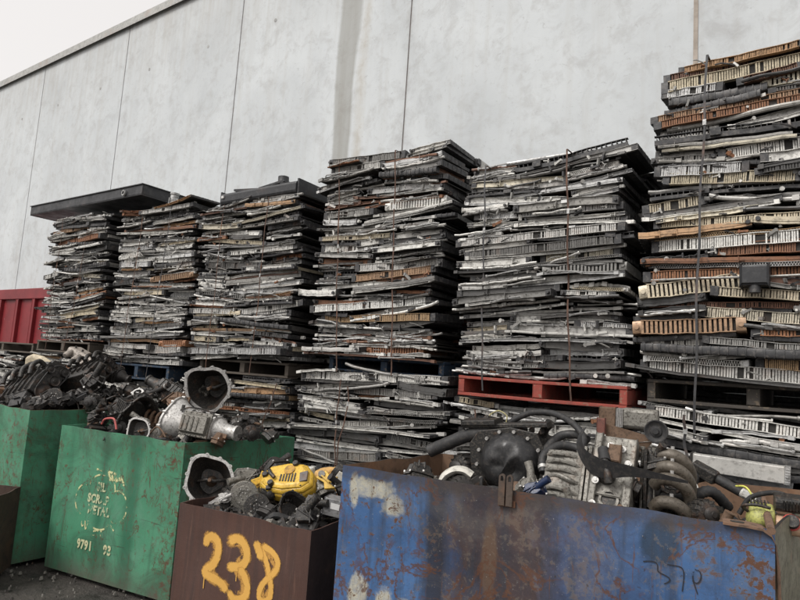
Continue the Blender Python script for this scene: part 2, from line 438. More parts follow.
        m.box(-L / 2, L / 2, .0, .03, t - .004, t, 0, nx)
        for q in range(int(L / .035)):
            x = -L / 2 + .01 + q * .035 + rr.uniform(-.004, .004); m.box(x, x + .004, .0, .05, t * .35, t * rr.uniform(.75, 1.0), 0)
        m.obox((rr.uniform(-.3, .3) * L, -.005, t * .5), .06, .03, t * .7)
        parts.append((None, m.warp(f), ['plastic']))
    return t if kind not in ('pipe',) else .026, parts

INFO = {  # category, object name, phrase, share
    'ribbed': ('radiator', 'finned {c} radiator'), 'zigzag': ('radiator', 'zigzag-finned {c} radiator'),
    'tank': ('radiator', 'black-tanked radiator'), 'channel': ('radiator', 'flat-sided {c} radiator'),
    'condenser': ('condenser', 'thin {c} condenser'), 'cooler': ('intercooler', 'thick {c} cooler'),
    'pipe': ('metal pipe', 'bent {c} pipe'), 'shroud': ('fan shroud', 'black plastic shroud')}
NAME = {'radiator': 'radiator', 'condenser': 'condenser', 'intercooler': 'intercooler', 'metal pipe': 'metal_pipe', 'fan shroud': 'fan_shroud'}
GROUP = {'radiator': 'scrap radiators layered in the stacks', 'condenser': 'scrap condensers layered in the stacks', 'intercooler': 'thick coolers layered in the stacks',
         'metal pipe': 'bent pipes poking from the stacks', 'fan shroud': 'plastic shrouds pressed into the stacks'}
LIB = {}; prr = random.Random(11)
for kind, nvar in (('ribbed', 4), ('zigzag', 3), ('tank', 3), ('channel', 5), ('condenser', 5), ('cooler', 2), ('pipe', 3), ('shroud', 2)):
    for L in (.4, .6, .85, 1.15):
        if kind == 'cooler' and L > .7: continue
        for q in range(nvar):
            t, parts = proto(kind, L, prr)
            if L >= .85 and kind == 'pipe': pass
            LIB.setdefault((kind, L), []).append((t, [(pn, mb, mats, mb.mesh((pn or kind).strip('>'), [MAT[k] for k in mats], smooth=kind in ('condenser', 'pipe', 'tank', 'cooler'))) for pn, mb, mats in parts]))

COL = {'silver': [(.62, .61, .575), (.5, .49, .465), (.72, .71, .67), (.56, .56, .55)], 'grey': [(.28, .275, .26), (.2, .195, .185), (.34, .33, .305)],
       'dark': [(.08, .079, .077), (.12, .116, .11), (.055, .055, .055)], 'rust-brown': [(.27, .125, .065), (.2, .10, .06), (.34, .16, .08), (.17, .085, .055)],
       'cream': [(.58, .51, .38), (.5, .44, .32), (.64, .59, .47)], 'tan': [(.42, .26, .14), (.5, .34, .19), (.36, .23, .14)]}
recs = []       # every visible front piece
fill = []       # inner rows
def stack(key, where, x0, x1, z0, z1, tilt, lean=0.0, seed=0, cols=None, mixk=None, thick=.9, depth=1.15, yf=3.9, zvis=0, edge_in=0.0):
    r = random.Random(seed); z = z0; layer = 0; rows = []
    cols = cols or {'silver': 44, 'grey': 22, 'dark': 9, 'rust-brown': 14, 'cream': 9, 'tan': 7}
    mixk = mixk or {'ribbed': 17, 'zigzag': 7, 'tank': 5, 'channel': 30, 'condenser': 30, 'cooler': 4, 'pipe': 3, 'shroud': 3}
    W = x1 - x0; yw = 0
    while z < z1:
        q = (z - z0) / (z1 - z0); tl = tilt(q) + r.gauss(0, .006)
        layer += 1; yw = .7 * yw + r.gauss(0, .018)
        wl = W - edge_in * q + r.gauss(0, .035); xc = (x0 + x1) / 2 + lean * q + r.gauss(0, .012)
        cut = r.random()
        if cut < .34: L = [1.15]
        elif cut < .62: L = [.6, .6]
        elif cut < .8: L = [.4, .85]
        elif cut < .93: L = [.85, .4]
        else: L = [.4, .4, .4]
        s = wl / sum(L); hmax = 0; xx = xc - wl / 2; row = []
        names = {1: ['full width'], 2: ['left half', 'right half'], 3: ['left end', 'centre', 'right end']}[len(L)]
        for k, l in enumerate(L):
            while True:
                kind = r.choices(list(mixk), list(mixk.values()))[0]
                if (kind, l) in LIB: break
            vi = r.randrange(len(LIB[(kind, l)])); t = LIB[(kind, l)][vi][0]
            sz = r.uniform(.85, 1.12) * thick; sx = s * r.uniform(.9, 1.02)
            cn = r.choices(list(cols), list(cols.values()))[0]
            if kind == 'condenser' and cn in ('cream', 'tan'): cn = 'silver'
            if kind == 'pipe': cn = r.choice(['silver', 'grey', 'dark'])
            x = xx + l * s / 2 + r.gauss(0, .025)
            ph_ = seed * 1.7 + 5.5 * q + 1.3 * math.sin(q * 9 + seed); am_ = .016 * min(1, q * 6); kx_ = 5.2
            dz_ = am_ * math.sin(kx_ * (x - xc) + ph_); sl_ = am_ * kx_ * math.cos(kx_ * (x - xc) + ph_)
            if l > 1: dz_ = 0; sl_ *= .3
            row.append(dict(kind=kind, L=l, vi=vi, x=x, y=yf + yw + r.gauss(0, .016) - (.05 if r.random() < .05 else 0), z=z + (x - xc) * tl + dz_,
                            ry=-(tl + sl_ + r.gauss(0, .018)), rx=r.gauss(0, .02), rz=r.gauss(0, .05), sx=sx * (-1 if r.random() < .5 else 1), sz=sz, cn=cn,
                            col=(lambda kq: tuple(min(.8, c * kq) for c in r.choice(COL[cn])))(r.uniform(.75, 1.2)), pos=names[k], key=key, t=t * sz, l=l * abs(sx)))
            hmax = max(hmax, t * sz) if kind not in ('cooler',) else max(hmax, t * sz * .8)
            xx += l * s
        for a in row:
            if hmax - a['t'] > .018:      # pack the thinner side with a second piece
                b = dict(a); b['kind'] = 'condenser' if hmax - a['t'] < .03 else 'channel'
                b['vi'] = r.randrange(len(LIB[(b['kind'], b['L'])])); b['z'] = a['z'] + a['t'] * .95
                tt = LIB[(b['kind'], b['L'])][b['vi']][0]; b['sz'] = min(1.2, (hmax - a['t']) / tt); b['t'] = tt * b['sz']; b['rz'] = r.gauss(0, .04)
                b['x'] += r.gauss(0, .02); b['cn'] = r.choices(['silver', 'grey', 'dark', 'rust-brown'], [4, 5, 4, 1])[0]; b['col'] = r.choice(COL[b['cn']]); b['upper'] = True
                rows.append((layer, b, z))
            rows.append((layer, a, z))
        if r.random() < .09 and z > z0 + .03:
            kd = r.choice(['pipe', 'pipe', 'condenser']); l = r.choice([.4, .6]); vi = r.randrange(len(LIB[(kd, l)])); cn = r.choice(['silver', 'grey', 'dark', 'silver'])
            rows.append((layer, dict(kind=kd, L=l, vi=vi, x=xc + r.uniform(-.33, .33) * wl, y=yf - .028 + yw, z=z + r.uniform(-.01, .01), ry=-tl + r.gauss(0, .07), rx=r.gauss(0, .05), rz=r.gauss(0, .06),
                                     sx=r.uniform(.7, 1.1), sz=.9, cn=cn, col=r.choice(COL[cn]), pos='poking out', key=key, t=.02, l=l), z))
        # inner rows, seen at the side of the stack and through gaps
        for yy in (.52, .95):
            kk = r.choice(['tank', 'channel', 'condenser', 'condenser', 'ribbed']); vi = r.randrange(len(LIB[(kk, 1.15)]))
            tt = LIB[(kk, 1.15)][vi][0]
            fill.append(dict(kind=kk, L=1.15, vi=vi, x=xc + r.gauss(0, .03), y=yf + yy + r.gauss(0, .03), z=z, ry=-tl, rx=r.gauss(0, .02), rz=r.gauss(0, .04) + (PI if yy > .9 else 0),
                             sx=wl / 1.15 * r.uniform(.93, 1.03), sz=hmax / tt * .92, cn=r.choice(['grey', 'grey', 'dark', 'rust-brown', 'silver', 'silver']), yflip=False))
        z += hmax * .93
    n = layer
    for ly, a, zz in rows:
        a['from_top'] = n - ly + 1
        up = ' (upper piece)' if a.get('upper') else ''
        a['label'] = (a['pos'], where, up)
        if a['z'] < zvis: fill.append(a)
        else: recs.append(a)
    return z

# ------------------------------------------------------------------ the stacks
UP = [('s1', 'far-left upper stack', -8.5, -7.08, 1.80, 3.38, lambda q: .03 * math.sin(q * 5) + .03 * q, .03, 21),
      ('s2', 'second upper stack from the left', -6.87, -5.4, 1.60, 3.33, lambda q: .02 * math.sin(q * 7 + 1), .02, 22),
      ('s3', 'third upper stack from the left', -5.3, -3.86, 1.71, 3.24, lambda q: .02 * math.sin(q * 6 + 2), -.03, 23),
      ('s4', 'fourth upper stack from the left', -3.68, -2.42, 1.79, 3.47, lambda q: .03 * math.sin(q * 5 + .5) + .05 * q ** 3, .04, 24),
      ('s5', 'stack on the red pallet', -2.19, -1.0, 1.70, 3.215, lambda q: .012 * math.sin(q * 6) + .055 * q ** 3, -.03, 25),
      ('s6', 'tallest stack at the right edge', -.99, .24, 1.76, 3.70, lambda q: .012 * math.sin(q * 9) - .03 * (q < .1) - .01 * q ** 4, .10, 26)]
RIBBY = {'ribbed': 34, 'zigzag': 7, 'tank': 4, 'channel': 18, 'condenser': 16, 'cooler': 10, 'pipe': 3, 'shroud': 3}
THIN = {'ribbed': 14, 'zigzag': 5, 'tank': 4, 'channel': 28, 'condenser': 42, 'cooler': 3, 'pipe': 3, 'shroud': 2}
TOPZ = {}
for key, where, x0, x1, z0, z1, tl, lean, seed in UP:      # dark cores added to keep the lit wall from showing through the pallets
    for q_ in range(3):
        fill.append(dict(kind='tank', L=1.15, vi=q_ % 3, x=(x0 + x1) / 2, y=4.98, z=z0 - .15 + q_ * .045, ry=0, rx=0, rz=0, sx=(x1 - x0) / 1.1, sz=1, cn='dark'))
for key, where, x0, x1, z0, z1, tl, lean, seed in UP:
    cols = {'s4': {'silver': 44, 'grey': 20, 'dark': 9, 'rust-brown': 16, 'cream': 6, 'tan': 7}, 's5': {'silver': 56, 'grey': 26, 'dark': 12, 'rust-brown': 1, 'cream': 8, 'tan': 2},
            's6': {'silver': 40, 'grey': 10, 'dark': 6, 'rust-brown': 16, 'cream': 17, 'tan': 11}}.get(key)
    TOPZ[key] = stack(key, where, x0, x1, z0, z1, tl, lean, seed, cols, RIBBY if key == 's6' else THIN if key in ('s4', 's5') else None,
                      edge_in=.12 if key == 's6' else .03, yf=3.9, thick=1.0 if key == 's6' else .86)
LOW = [('b0', 'low stack at the left edge', -10.6, -8.9, .16, 1.58, 31, 1.1), ('b1', 'low stack under the far-left stack', -8.6, -7.1, .16, 1.60, 32, 1.1),
       ('b2', 'low stack under the second stack', -6.85, -5.45, .16, 1.40, 33, 1.1), ('b3', 'low stack under the third stack', -5.3, -3.85, .16, 1.50, 34, .85),
       ('b4', 'low stack under the fourth stack', -3.76, -2.3, .16, 1.66, 35, .85), ('b5', 'low stack under the red pallet', -2.26, -.98, .16, 1.48, 36, .95),
       ('b6', 'low stack under the tallest stack', -.95, .3, .16, 1.58, 37, .95)]
for key, where, x0, x1, z0, z1, seed, zv in LOW:
    stack(key, where, x0, x1, z0, z1, lambda q: .025 * math.sin(q * 5 + seed) - (.05 * q if key == 'b6' else 0), 0, seed, {'silver': 70, 'grey': 20, 'dark': 8, 'rust-brown': 2, 'cream': 3, 'tan': 1} if key == 'b6' else {'silver': 40, 'grey': 30, 'dark': 12, 'rust-brown': 10, 'cream': 5, 'tan': 3}, THIN, zvis=zv)

camp = Vector((0, 0, 1.7))
byk = {}
for a in recs:
    cat, ph = INFO[a['kind']]; a['cat'] = cat
    if a['kind'] in ('tank', 'shroud'): a['ph'] = ph
    else: a['ph'] = ph.format(c=a['cn'])
    a['size'] = a['l'] * a['t'] / ((Vector((a['x'], a['y'], a['z'])) - camp).length ** 2)
    byk.setdefault(cat, []).append(a)
seen = set()
def place_matrix(a):
    return (Matrix.Translation((a['x'], a['y'], a['z'])) @ Matrix.Rotation(a['rz'], 4, 'Z') @ Matrix.Rotation(a['ry'], 4, 'Y') @ Matrix.Rotation(a['rx'], 4, 'X') @ Matrix.Diagonal((a['sx'], 1, a['sz'], 1)))
for cat, lst in byk.items():
    lst.sort(key=lambda a: -a['size'])
    fill += lst[292:]
    for a in lst[:292]:
        pos, where, up = a['label']
        lab = f"{a['ph']}, layer {a['from_top']} from top, {pos}, {where}"
        if up: lab = f"{a['ph']} lying uppermost in layer {a['from_top']} from top, {pos}, {where}"
        if lab in seen: lab = lab.replace('layer', 'lower of layer')
        seen.add(lab); lab = lab.replace('lying uppermost in', 'atop')
        t, parts = LIB[(a['kind'], a['L'])][a['vi']]
        col = (*a['col'], 1); M = place_matrix(a)
        if len(parts) == 1:
            o = bpy.data.objects.new(NAME[cat], parts[0][3]); C.objects.link(o); o.matrix_world = M; o.color = col; root = o
        else:
            root = bpy.data.objects.new(NAME[cat], None); C.objects.link(root); root.matrix_world = M; root.empty_display_size = .05
            for pn, mb, mats, me in parts:
                o = bpy.data.objects.new(pn.strip('>'), me); C.objects.link(o); o.parent = last if pn[0] == '>' else root; o.color = col
                if pn[0] != '>': last = o
        tag(root, lab, cat, GROUP[cat])

FM = {k: scrap_mat('inner_row_' + k.replace('-', '_'), COL[k][0], .25, .6, .55, rust=.15) for k in COL}
order = list(FM)
fm = MB()
for a in fill:
    t, parts = LIB[(a['kind'], a['L'])][a['vi']]; M = place_matrix(a)
    for pn, mb, mats, me in parts:
        b = len(fm.v); fm.v += [M @ p for p in mb.v]
        for f, mi in zip(mb.f, mb.m):
            fm.f.append([b + i for i in f]); mn = mats[mi]
            fm.m.append(order.index(a['cn']) if mn in ('tint', 'fins') else (len(order) if mn == 'inner' else len(order) + 1 if mn == 'plastic' else 0))
tag(fm.build('packed_cores', [FM[k] for k in order] + [MAT['inner'], MAT['plastic']]), 'packed inner rows of scrap cores behind the stack faces', 'scrap cores', None, 'stuff')
print('TOPZ', TOPZ)
print('pieces', {k: len(v) for k, v in byk.items()}, 'fill', len(fill), 'fillverts', len(fm.v))

# small brackets, bolt heads and pipe ends squeezed out of the stack faces
FIT = MB(); fr = random.Random(77)
for key, where, x0, x1, z0, z1, tl, lean, seed in UP + [(k, w_, a, b_, max(c_, v_ - .1), d_, lambda q: 0, 0, s_) for k, w_, a, b_, c_, d_, s_, v_ in LOW]:
    area = (x1 - x0) * (z1 - z0)
    for i in range(int(area * 75)):
        q = fr.random(); z = z0 + (z1 - z0) * q; x = fr.uniform(x0 + .09, x1 - .07) + lean * q * .6; y = 3.898 + fr.gauss(0, .012)
        if fr.random() < 0: x = x1 + lean * q + fr.uniform(-.01, .02); y = fr.uniform(3.9, 4.9)
        mi = fr.choices(range(4), [5, 4, 4, 1])[0]; k = fr.random(); q_ = fr.uniform(.6, 1.3)
        M = Matrix.Translation((x, y, z)) @ Matrix.Rotation(fr.gauss(0, .4), 4, 'Z') @ Matrix.Rotation(fr.gauss(0, .35), 4, 'Y')
        w_ = MB()
        if k < .3: w_.box(-.02 * q_, .02 * q_, -.006, .01, -.003, .003); w_.box(.012 * q_, .02 * q_, -.006, -.003, -.014 * q_, .014 * q_)
        elif k < .5: w_.tube([(0, .01, 0), (0, -.014 * q_, 0)], .008 * q_, 8); w_.tube([(0, -.010 * q_, 0), (0, -.016 * q_, 0)], .012 * q_, 8)
        elif k < .75:
            mi = fr.choice([1, 2, 2]); w_.tube([(-.05 * q_, 0, 0), (-.02 * q_, -.008, .004), (.02 * q_, -.004, 0), (.05 * q_, .004, -.006)], .0045 * q_, 6)
        elif k < .88: w_.box(-.035 * q_, .035 * q_, -.004, .01, -.008 * q_, .008 * q_); w_.box(-.03 * q_, -.02 * q_, -.008, -.004, -.012 * q_, .012 * q_)
        else: w_.box(-.006, .006, -.01, .01, -.02 * q_, .02 * q_)
        bb = len(FIT.v); FIT.v += [M @ p for p in w_.v]; FIT.f += [[bb + j for j in f] for f in w_.f]; FIT.m += [mi] * len(w_.f)
tag(FIT.build('small_fittings', [FM['silver'], FM['grey'], MAT['plastic'], FM['rust-brown']]), 'countless little brackets and pipe ends sticking out of the stack faces', 'fittings', None, 'stuff')

# ------------------------------------------------------------------ pallets
def wood(name, c1, c2, chip=.6):
    t = NT(name); v = t.co('Object', (3, 3, 3)); n = t.noise(t.co('Object', (2, 22, 22)), 4, 6, .65); n2 = t.noise(v, 9, 6, .7)
    c = t.mix(n, c1, c2); c = t.mix(t.math('MULTIPLY', t.ramp(n2, [(.56, 0), (.62, 1)]), chip), c, (.22, .17, .12))
    c = t.mix(t.ramp(t.noise(v, 3, 5, .6), [(.5, 0), (.75, .6)]), c, (.05, .04, .035))
    t.bump(n, .4, .003); return t.set(c, .8, 0)
RED = wood('red_painted_timber', (.2, .038, .028), (.36, .075, .052)); BLUE = wood('blue_painted_timber', (.012, .027, .05), (.028, .055, .095)); BARE = wood('grey_bare_timber', (.05, .042, .035), (.13, .108, .085), .1)
def pallet(name, label, x0, x1, z1, mat, y0=3.86, depth=1.15, seed=0, h=.135):
    r = random.Random(seed); root = empty('pallet', ((x0 + x1) / 2, y0 + depth / 2, z1 - h), label=label, cat='pallet', group='timber pallets under the upper stacks')
    W = x1 - x0; hw = W / 2; hd = depth / 2
    def bd(nm, a, b, c, d, e, f):
        m = MB(); m.box(a, b, c, d, e, f, 0, 6); k = r.uniform(-.004, .004)
        m.warp(lambda p: Vector((p.x, p.y, p.z + k * math.cos(p.x / hw * 1.6) + r.uniform(-.0006, .0006))))
        m.build(nm, mat, root, bevel=.003)
    for k in range(7):
        y = -hd + k * (depth - .1) / 6; bd('deck_board', -hw, hw, y, y + .1, h - .02, h)
    for k in range(3):
        x = -hw + k * (W - .045) / 2
        for q in (0,):
            m = MB(); m.box(x, x + .045 + (.02 if k == 1 else 0), -hd + .004, hd - .004, .021, h - .021); m.build('stringer', mat, root, bevel=.004)
    for y in (-hd, -.06, hd - .12): bd('bottom_board', -hw, hw, y, y + .12, 0, .02)
    return root
pallet('s5', 'red painted timber pallet under the grey condenser stack', -2.15, -.99, 1.695, RED, 3.84, seed=1)
pallet('s4', 'blue timber pallet under the fourth upper stack from the left', -3.5, -2.36, 1.785, BLUE, 3.98, seed=2, h=.12)
pallet('s2', 'blue timber pallet under the second upper stack from the left', -6.8, -5.6, 1.585, BLUE, 3.88, seed=3, h=.16)
pallet('s3', 'bare grey pallet under the third upper stack from the left', -5.2, -3.95, 1.7, BARE, 3.95, seed=4)
pallet('s1', 'bare weathered pallet under the far-left upper stack', -8.5, -7.2, 1.79, BARE, 3.88, seed=5)
pallet('s6', 'dark pallet under the tallest stack at the right edge', -.9, .2, 1.75, wood('black_stained_timber', (.04, .035, .03), (.08, .07, .06)), 3.95, seed=6)
pallet('s0', 'pale bare pallet at the left edge beside the red skip', -10.6, -8.75, 1.74, BARE, 3.95, seed=7)

# ------------------------------------------------------------------ straps
STRAP = scrap_mat('rusty_strap', (.11, .062, .045), .3, .7, .4, rust=.6); STRAPG = scrap_mat('grey_strap', (.06, .06, .063), .3, .5, .4)
def strap(x0, z0, x1, z1, y=3.825, mat=STRAP, w=.011, label='', back=True, seed=0, wob=.012):
    r = random.Random(seed); n = 26; m = MB(); pts = []
    if back:
        tz = [TOPZ[k] + (x1 - (a + bb) / 2 - ln) * tf(1) for k, _, a, bb, _, _, tf, ln, _ in UP if a - .1 < x1 < bb + .1]
        if tz: z1 = tz[0] - .018
    ph = r.uniform(0, 6)
    for i in range(n + 1):
        q = i / n; pts.append((x0 + (x1 - x0) * q + wob * math.sin(q * 4 + ph) * (q * (1 - q) * 4) + .004 * math.sin(q * 23 + ph), y + .014 + .008 * math.sin(q * 9 + ph), z0 + (z1 - z0) * q))
    if back:
        for i in range(1, 9): pts.append((x1 + .004 * i, y + i * .15, z1 + .004 * math.sin(i)))
    vs = []; fs = []
    for i, p in enumerate(pts):
        horiz = i > n
        for dx in (-w / 2, w / 2):
            for o in (0, .0022):
                vs.append((p[0] + dx, p[1] + (0 if horiz else o), p[2] + (o if horiz else 0)))
    for i in range(len(pts) - 1):
        a = 4 * i; b = a + 4
        fs += [(a, a + 2, b + 2, b), (a + 1, b + 1, b + 3, a + 3), (a, b, b + 1, a + 1), (a + 2, a + 3, b + 3, b + 2)]
    m.add(vs, fs); root = m.build('steel_strap', mat); tag(root, label, 'strap', 'steel straps binding the stacks')
    k = r.randint(n // 2, n - 4); p = pts[k]
    c = MB(); c.box(p[0] - w * .75, p[0] + w * .75, p[1] - .004, p[1] - .0005, p[2], p[2] + .035); c.build('clip', MAT['alu'], root)
strap(-8.2, 1.66, -8.15, 3.40, seed=1, label='left rusty strap on the far-left upper stack', w=.009)
strap(-7.72, 1.66, -7.5, 3.40, seed=2, label='right rusty strap slanting over the far-left upper stack', w=.009, wob=.05)
strap(-6.45, 1.45, -6.32, 3.36, seed=3, label='left brown strap on the second upper stack from the left', w=.009)
strap(-5.95, 1.45, -5.8, 3.36, seed=4, label='right grey strap on the second upper stack from the left', mat=STRAPG, w=.009)
strap(-4.95, 1.58, -4.93, 3.27, seed=5, label='left brown strap on the third upper stack from the left', w=.009)
strap(-4.32, 1.58, -4.3, 3.27, seed=6, label='right brown strap on the third upper stack from the left', w=.009)
strap(-3.30, 1.66, -3.43, 3.42, seed=7, label='left rust-brown strap on the fourth upper stack from the left')
strap(-2.75, 1.66, -2.84, 3.54, seed=8, label='right rust-brown strap on the fourth upper stack from the left')
strap(-1.96, 1.60, -2.02, 3.22, seed=9, label='left dull grey strap on the stack on the red pallet', mat=STRAPG)
strap(-1.33, 1.58, -1.42, 3.30, seed=10, label='right brown strap on the stack on the red pallet')
strap(-.62, 1.42, -.57, 3.745, seed=11, label='wide grey strap down the tallest stack at the right edge', mat=STRAPG, w=.013)
strap(-4.12, .75, -3.93, 1.52, y=3.79, seed=12, back=False, wob=.06, label='bent rusty strap on the low stack under the third stack')
strap(-3.22, .75, -3.2, 1.60, y=3.79, seed=13, back=False, wob=.03, label='left rusty strap on the low stack under the fourth stack')
strap(-3.17, .75, -3.12, 1.55, y=3.78, seed=14, back=False, wob=-.03, label='right rusty strap on the low stack under the fourth stack')
strap(-1.98, 1.1, -2.0, 1.47, y=3.8, seed=15, back=False, wob=.02, label='short rusty strap on the low stack under the red pallet')
strap(-.60, 1.1, -.66, 1.56, y=3.76, mat=STRAPG, seed=16, back=False, wob=.02, w=.015, label='short dark strap on the low stack under the tallest stack')

# ------------------------------------------------------------------ things lying on the stacks
t = empty('steel_tray', (-7.67, 4.4, 3.49), label='long black steel tray lying across the two leftmost upper stacks', cat='steel tray')
m = MB(); m.box(-1.33, 1.33, -.6, .6, 0, .012); m.box(-1.33, 1.33, -.6, -.59, .0125, .12, 0, 12); m.box(-1.33, 1.33, .59, .6, .0125, .12); m.box(1.32, 1.33, -.589, .589, .0125, .12); m.box(-1.33, -1.32, -.589, .589, .0125, .12)
m.build('pan', MAT['black'], t, bevel=.004)
m = MB(); m.box(-1.345, 1.345, -.615, -.585, .12, .13); m.box(1.315, 1.345, -.584, .615, .12, .13); m.build('lip', MAT['black'], t)
m = MB(); m.lathe([(.022, -.01), (.034, -.01), (.034, .012), (.022, .012), (.022, -.01)], 18, Matrix.Translation((.98, -.615, .055)) @ Matrix.Rotation(PI / 2, 4, 'X')); m.build('ring_fitting', MAT['alu'], t, True)
t.rotation_euler = (0, .003, 0)

# black truck radiator on the third stack
t = empty('truck_radiator', (-4.50, 4.25, TOPZ['s3'] - .01), (0, -.03, .05), label='big black truck radiator with upright neck lying on the third upper stack', cat='truck radiator')
m = MB(); m.extr(rounded(-.4, .4, 0, .12, .03), -.5, .5, 6); m.build('tank', MAT['black'], t, bevel=.006)
for k_, (x_, z_, w_, a_) in enumerate(((-.2, .135, .34, .10), (.12, .15, .3, -.16), (.34, .13, .2, .22))):
    m = MB(); m.obox((x_, -.2, z_), w_, .3, .02, (.06 * k_, a_, .1 * k_)); m.build('torn_flap', MAT['black'], t)
for sx_ in (-.52, .501):
    m = MB(); m.box(sx_, sx_ + .019, -.38, .4, -.01, .14); m.build('side_plate', MAT['black'], t)
m = MB(); M = Matrix.Translation((.20, -.25, .115)); m.lathe([(.075, 0), (.055, .03), (.052, .12), (.045, .12), (.04, .0)], 20, M); m.build('neck', MAT['black'], t, True)
m = MB(); m.box(-.47, -.44, -.415, -.401, .06, .085); m.build('tag', scrap_mat('white_tag', (.7, .7, .68), 0, .6, .1), t)

# neck of a gearbox standing on the second stack
t = empty('extension_housing', (-6.0, 3.98, TOPZ['s2'] - .01), (0, .1, 0), label='pale aluminium gearbox tail housing standing on the second upper stack', cat='gearbox tail')
m = MB(); m.lathe([(.0, 0), (.075, 0), (.075, .015), (.05, .03), (.042, .16), (.05, .17), (.05, .19), (.03, .19), (.03, .1)], 20); m.build('casting', MAT['alu'], t, True)
for k in range(4):
    m = MB(); a = k * PI / 2; m.obox((.05 * math.cos(a), .05 * math.sin(a), .07), .03, .006, .11, (0, 0, a)); m.build('rib', MAT['alu'], t)
for k, (x, y, z, rz, lab) in enumerate(((-6.35, 4.0, TOPZ['s2'] + .02, .3, 'silver water pump lying left of the tail housing on the second stack'), (-6.62, 4.1, TOPZ['s2'] + .02, 1.2, 'grey bracket casting near the left end of the second stack top'))):
    t = empty('pump_casting', (x, y, z), (0, .2, rz), label=lab, cat='casting')
    m = MB(); m.disc(.045, 0, .03, 14); m.tube([(0, 0, .015), (.08, .02, .03), (.13, .0, .05)], .016, 8); m.build('casting', MAT['grey'], t, True, .003)
    m = MB(); m.lathe([(.017, -.01), (.026, -.01), (.026, .01), (.017, .01)], 12, Matrix.Translation((.14, 0, .055)) @ Matrix.Rotation(PI / 2, 4, 'Y')); m.build('collar', MAT['alu'], t, True)
# silver loose bars lying between fourth and fifth stacks' tops
for k, (x, y, z, L, ry, lab) in enumerate(((-2.5, 4.45, TOPZ['s4'] - .06, .55, .25, 'silver condenser sliding off the right side of the fourth stack top'), (-1.6, 4.0, TOPZ['s5'] + .0, .62, -.07, 'silver header bar resting on top of the red pallet stack'))):
    t = empty('condenser', (x, y, z), (0, ry, .15), label=lab, cat='condenser', group=GROUP['condenser'])
    m = MB(); m.box(-L / 2, L / 2, 0, .4, 0, .018, 0, 6); m.build('core', MAT['inner'], t)
    m = MB(); m.tube([(-L / 2, -.012, .01), (L / 2, -.012, .01)], .014, 8); m.build('header_tube', MAT['alu'], t, True)
# blank silver tank standing on edge behind the blue bin
t = empty('radiator', (-.375, 3.74, 1.262), (0, .03, .02), label='broad plain silver tank edge just above the back rim of the blue bin', cat='radiator', group=GROUP['radiator'])
m = MB(); m.box(-.235, .19, 0, .09, 0, .085, 0, 6); m.build('tank', scrap_mat('pale_plain_metal', (.52, .51, .48), .25, .5, .35, rust=.08), t, bevel=.004)
m = MB(); m.box(.191, .215, -.003, .09, 0, .088)
for q in range(6): m.box(.193, .213, -.008, -.003, .008 + q * .013, .013 + q * .013)
m.build('end_strip', MAT['alu'], t)
m = MB(); m.box(-.25, -.236, 0, .5, -.004, .09); m.box(-.235, .2, .091, .5, .005, .08); m.build('core', MAT['inner'], t)
# dark square junction block sitting in the tall stack
t = empty('canister', (-.32, 3.80, 2.34), label='square black canister wedged in the face of the tallest stack', cat='canister')
m = MB(); m.box(-.07, .07, -.02, .15, -.05, .06); m.build('body', MAT['black'], t, bevel=.012)
m = MB(); m.tube([(0, .02, -.05), (0, .02, -.09)], .03, 12); m.build('neck', MAT['plastic'], t, True)

# ------------------------------------------------------------------ red skip behind, at left
REDP = None
def redmat():
    t = NT('red_bin_paint'); v = t.co('Object'); n = t.noise(v, 3, 7, .65); n2 = t.noise(v, 17, 6, .75, .5)
    c = t.mix(t.ramp(n, [(.3, 0), (.7, 1)]), (.15, .012, .016), (.25, .022, .027))
    c = t.mix(t.ramp(n2, [(.66, 0), (.70, .8)]), c, (.4, .25, .24)); t.bump(n2, .15, .003); return t.set(c, .5, 0)
REDP = redmat()
t = empty('skip_bin', (-11.3, 4.6, 0), label='deep red steel skip with ribbed side beyond the left edge of the stacks', cat='skip')
m = MB(); m.box(-1.9, 1.5, 0, .02, .15, 2.58); m.box(-1.9, 1.5, .73, .75, .15, 2.58); m.box(-1.9, -1.88, .021, .729, .15, 2.58); m.box(1.48, 1.5, .021, .729, .15, 2.58); m.box(-1.88, 1.48, .021, .729, .15, .17); m.build('body', REDP, t)
m = MB(); m.box(-1.95, 1.55, -.05, -.001, 2.45, 2.62); m.box(-1.95, 1.55, .751, .8, 2.45, 2.62); m.build('rim', REDP, t, bevel=.008)
for x in (-1.6, -.9, -.2, .42, .98):
    m = MB(); m.box(x, x + .09, -.045, -.001, .15, 2.449); m.build('rib', REDP, t, bevel=.006)
m = MB(); m.box(-1.9, -1.7, .1, .6, 0, .149); m.box(1.3, 1.5, .1, .6, 0, .149); m.build('skid', MAT['rusty'], t)

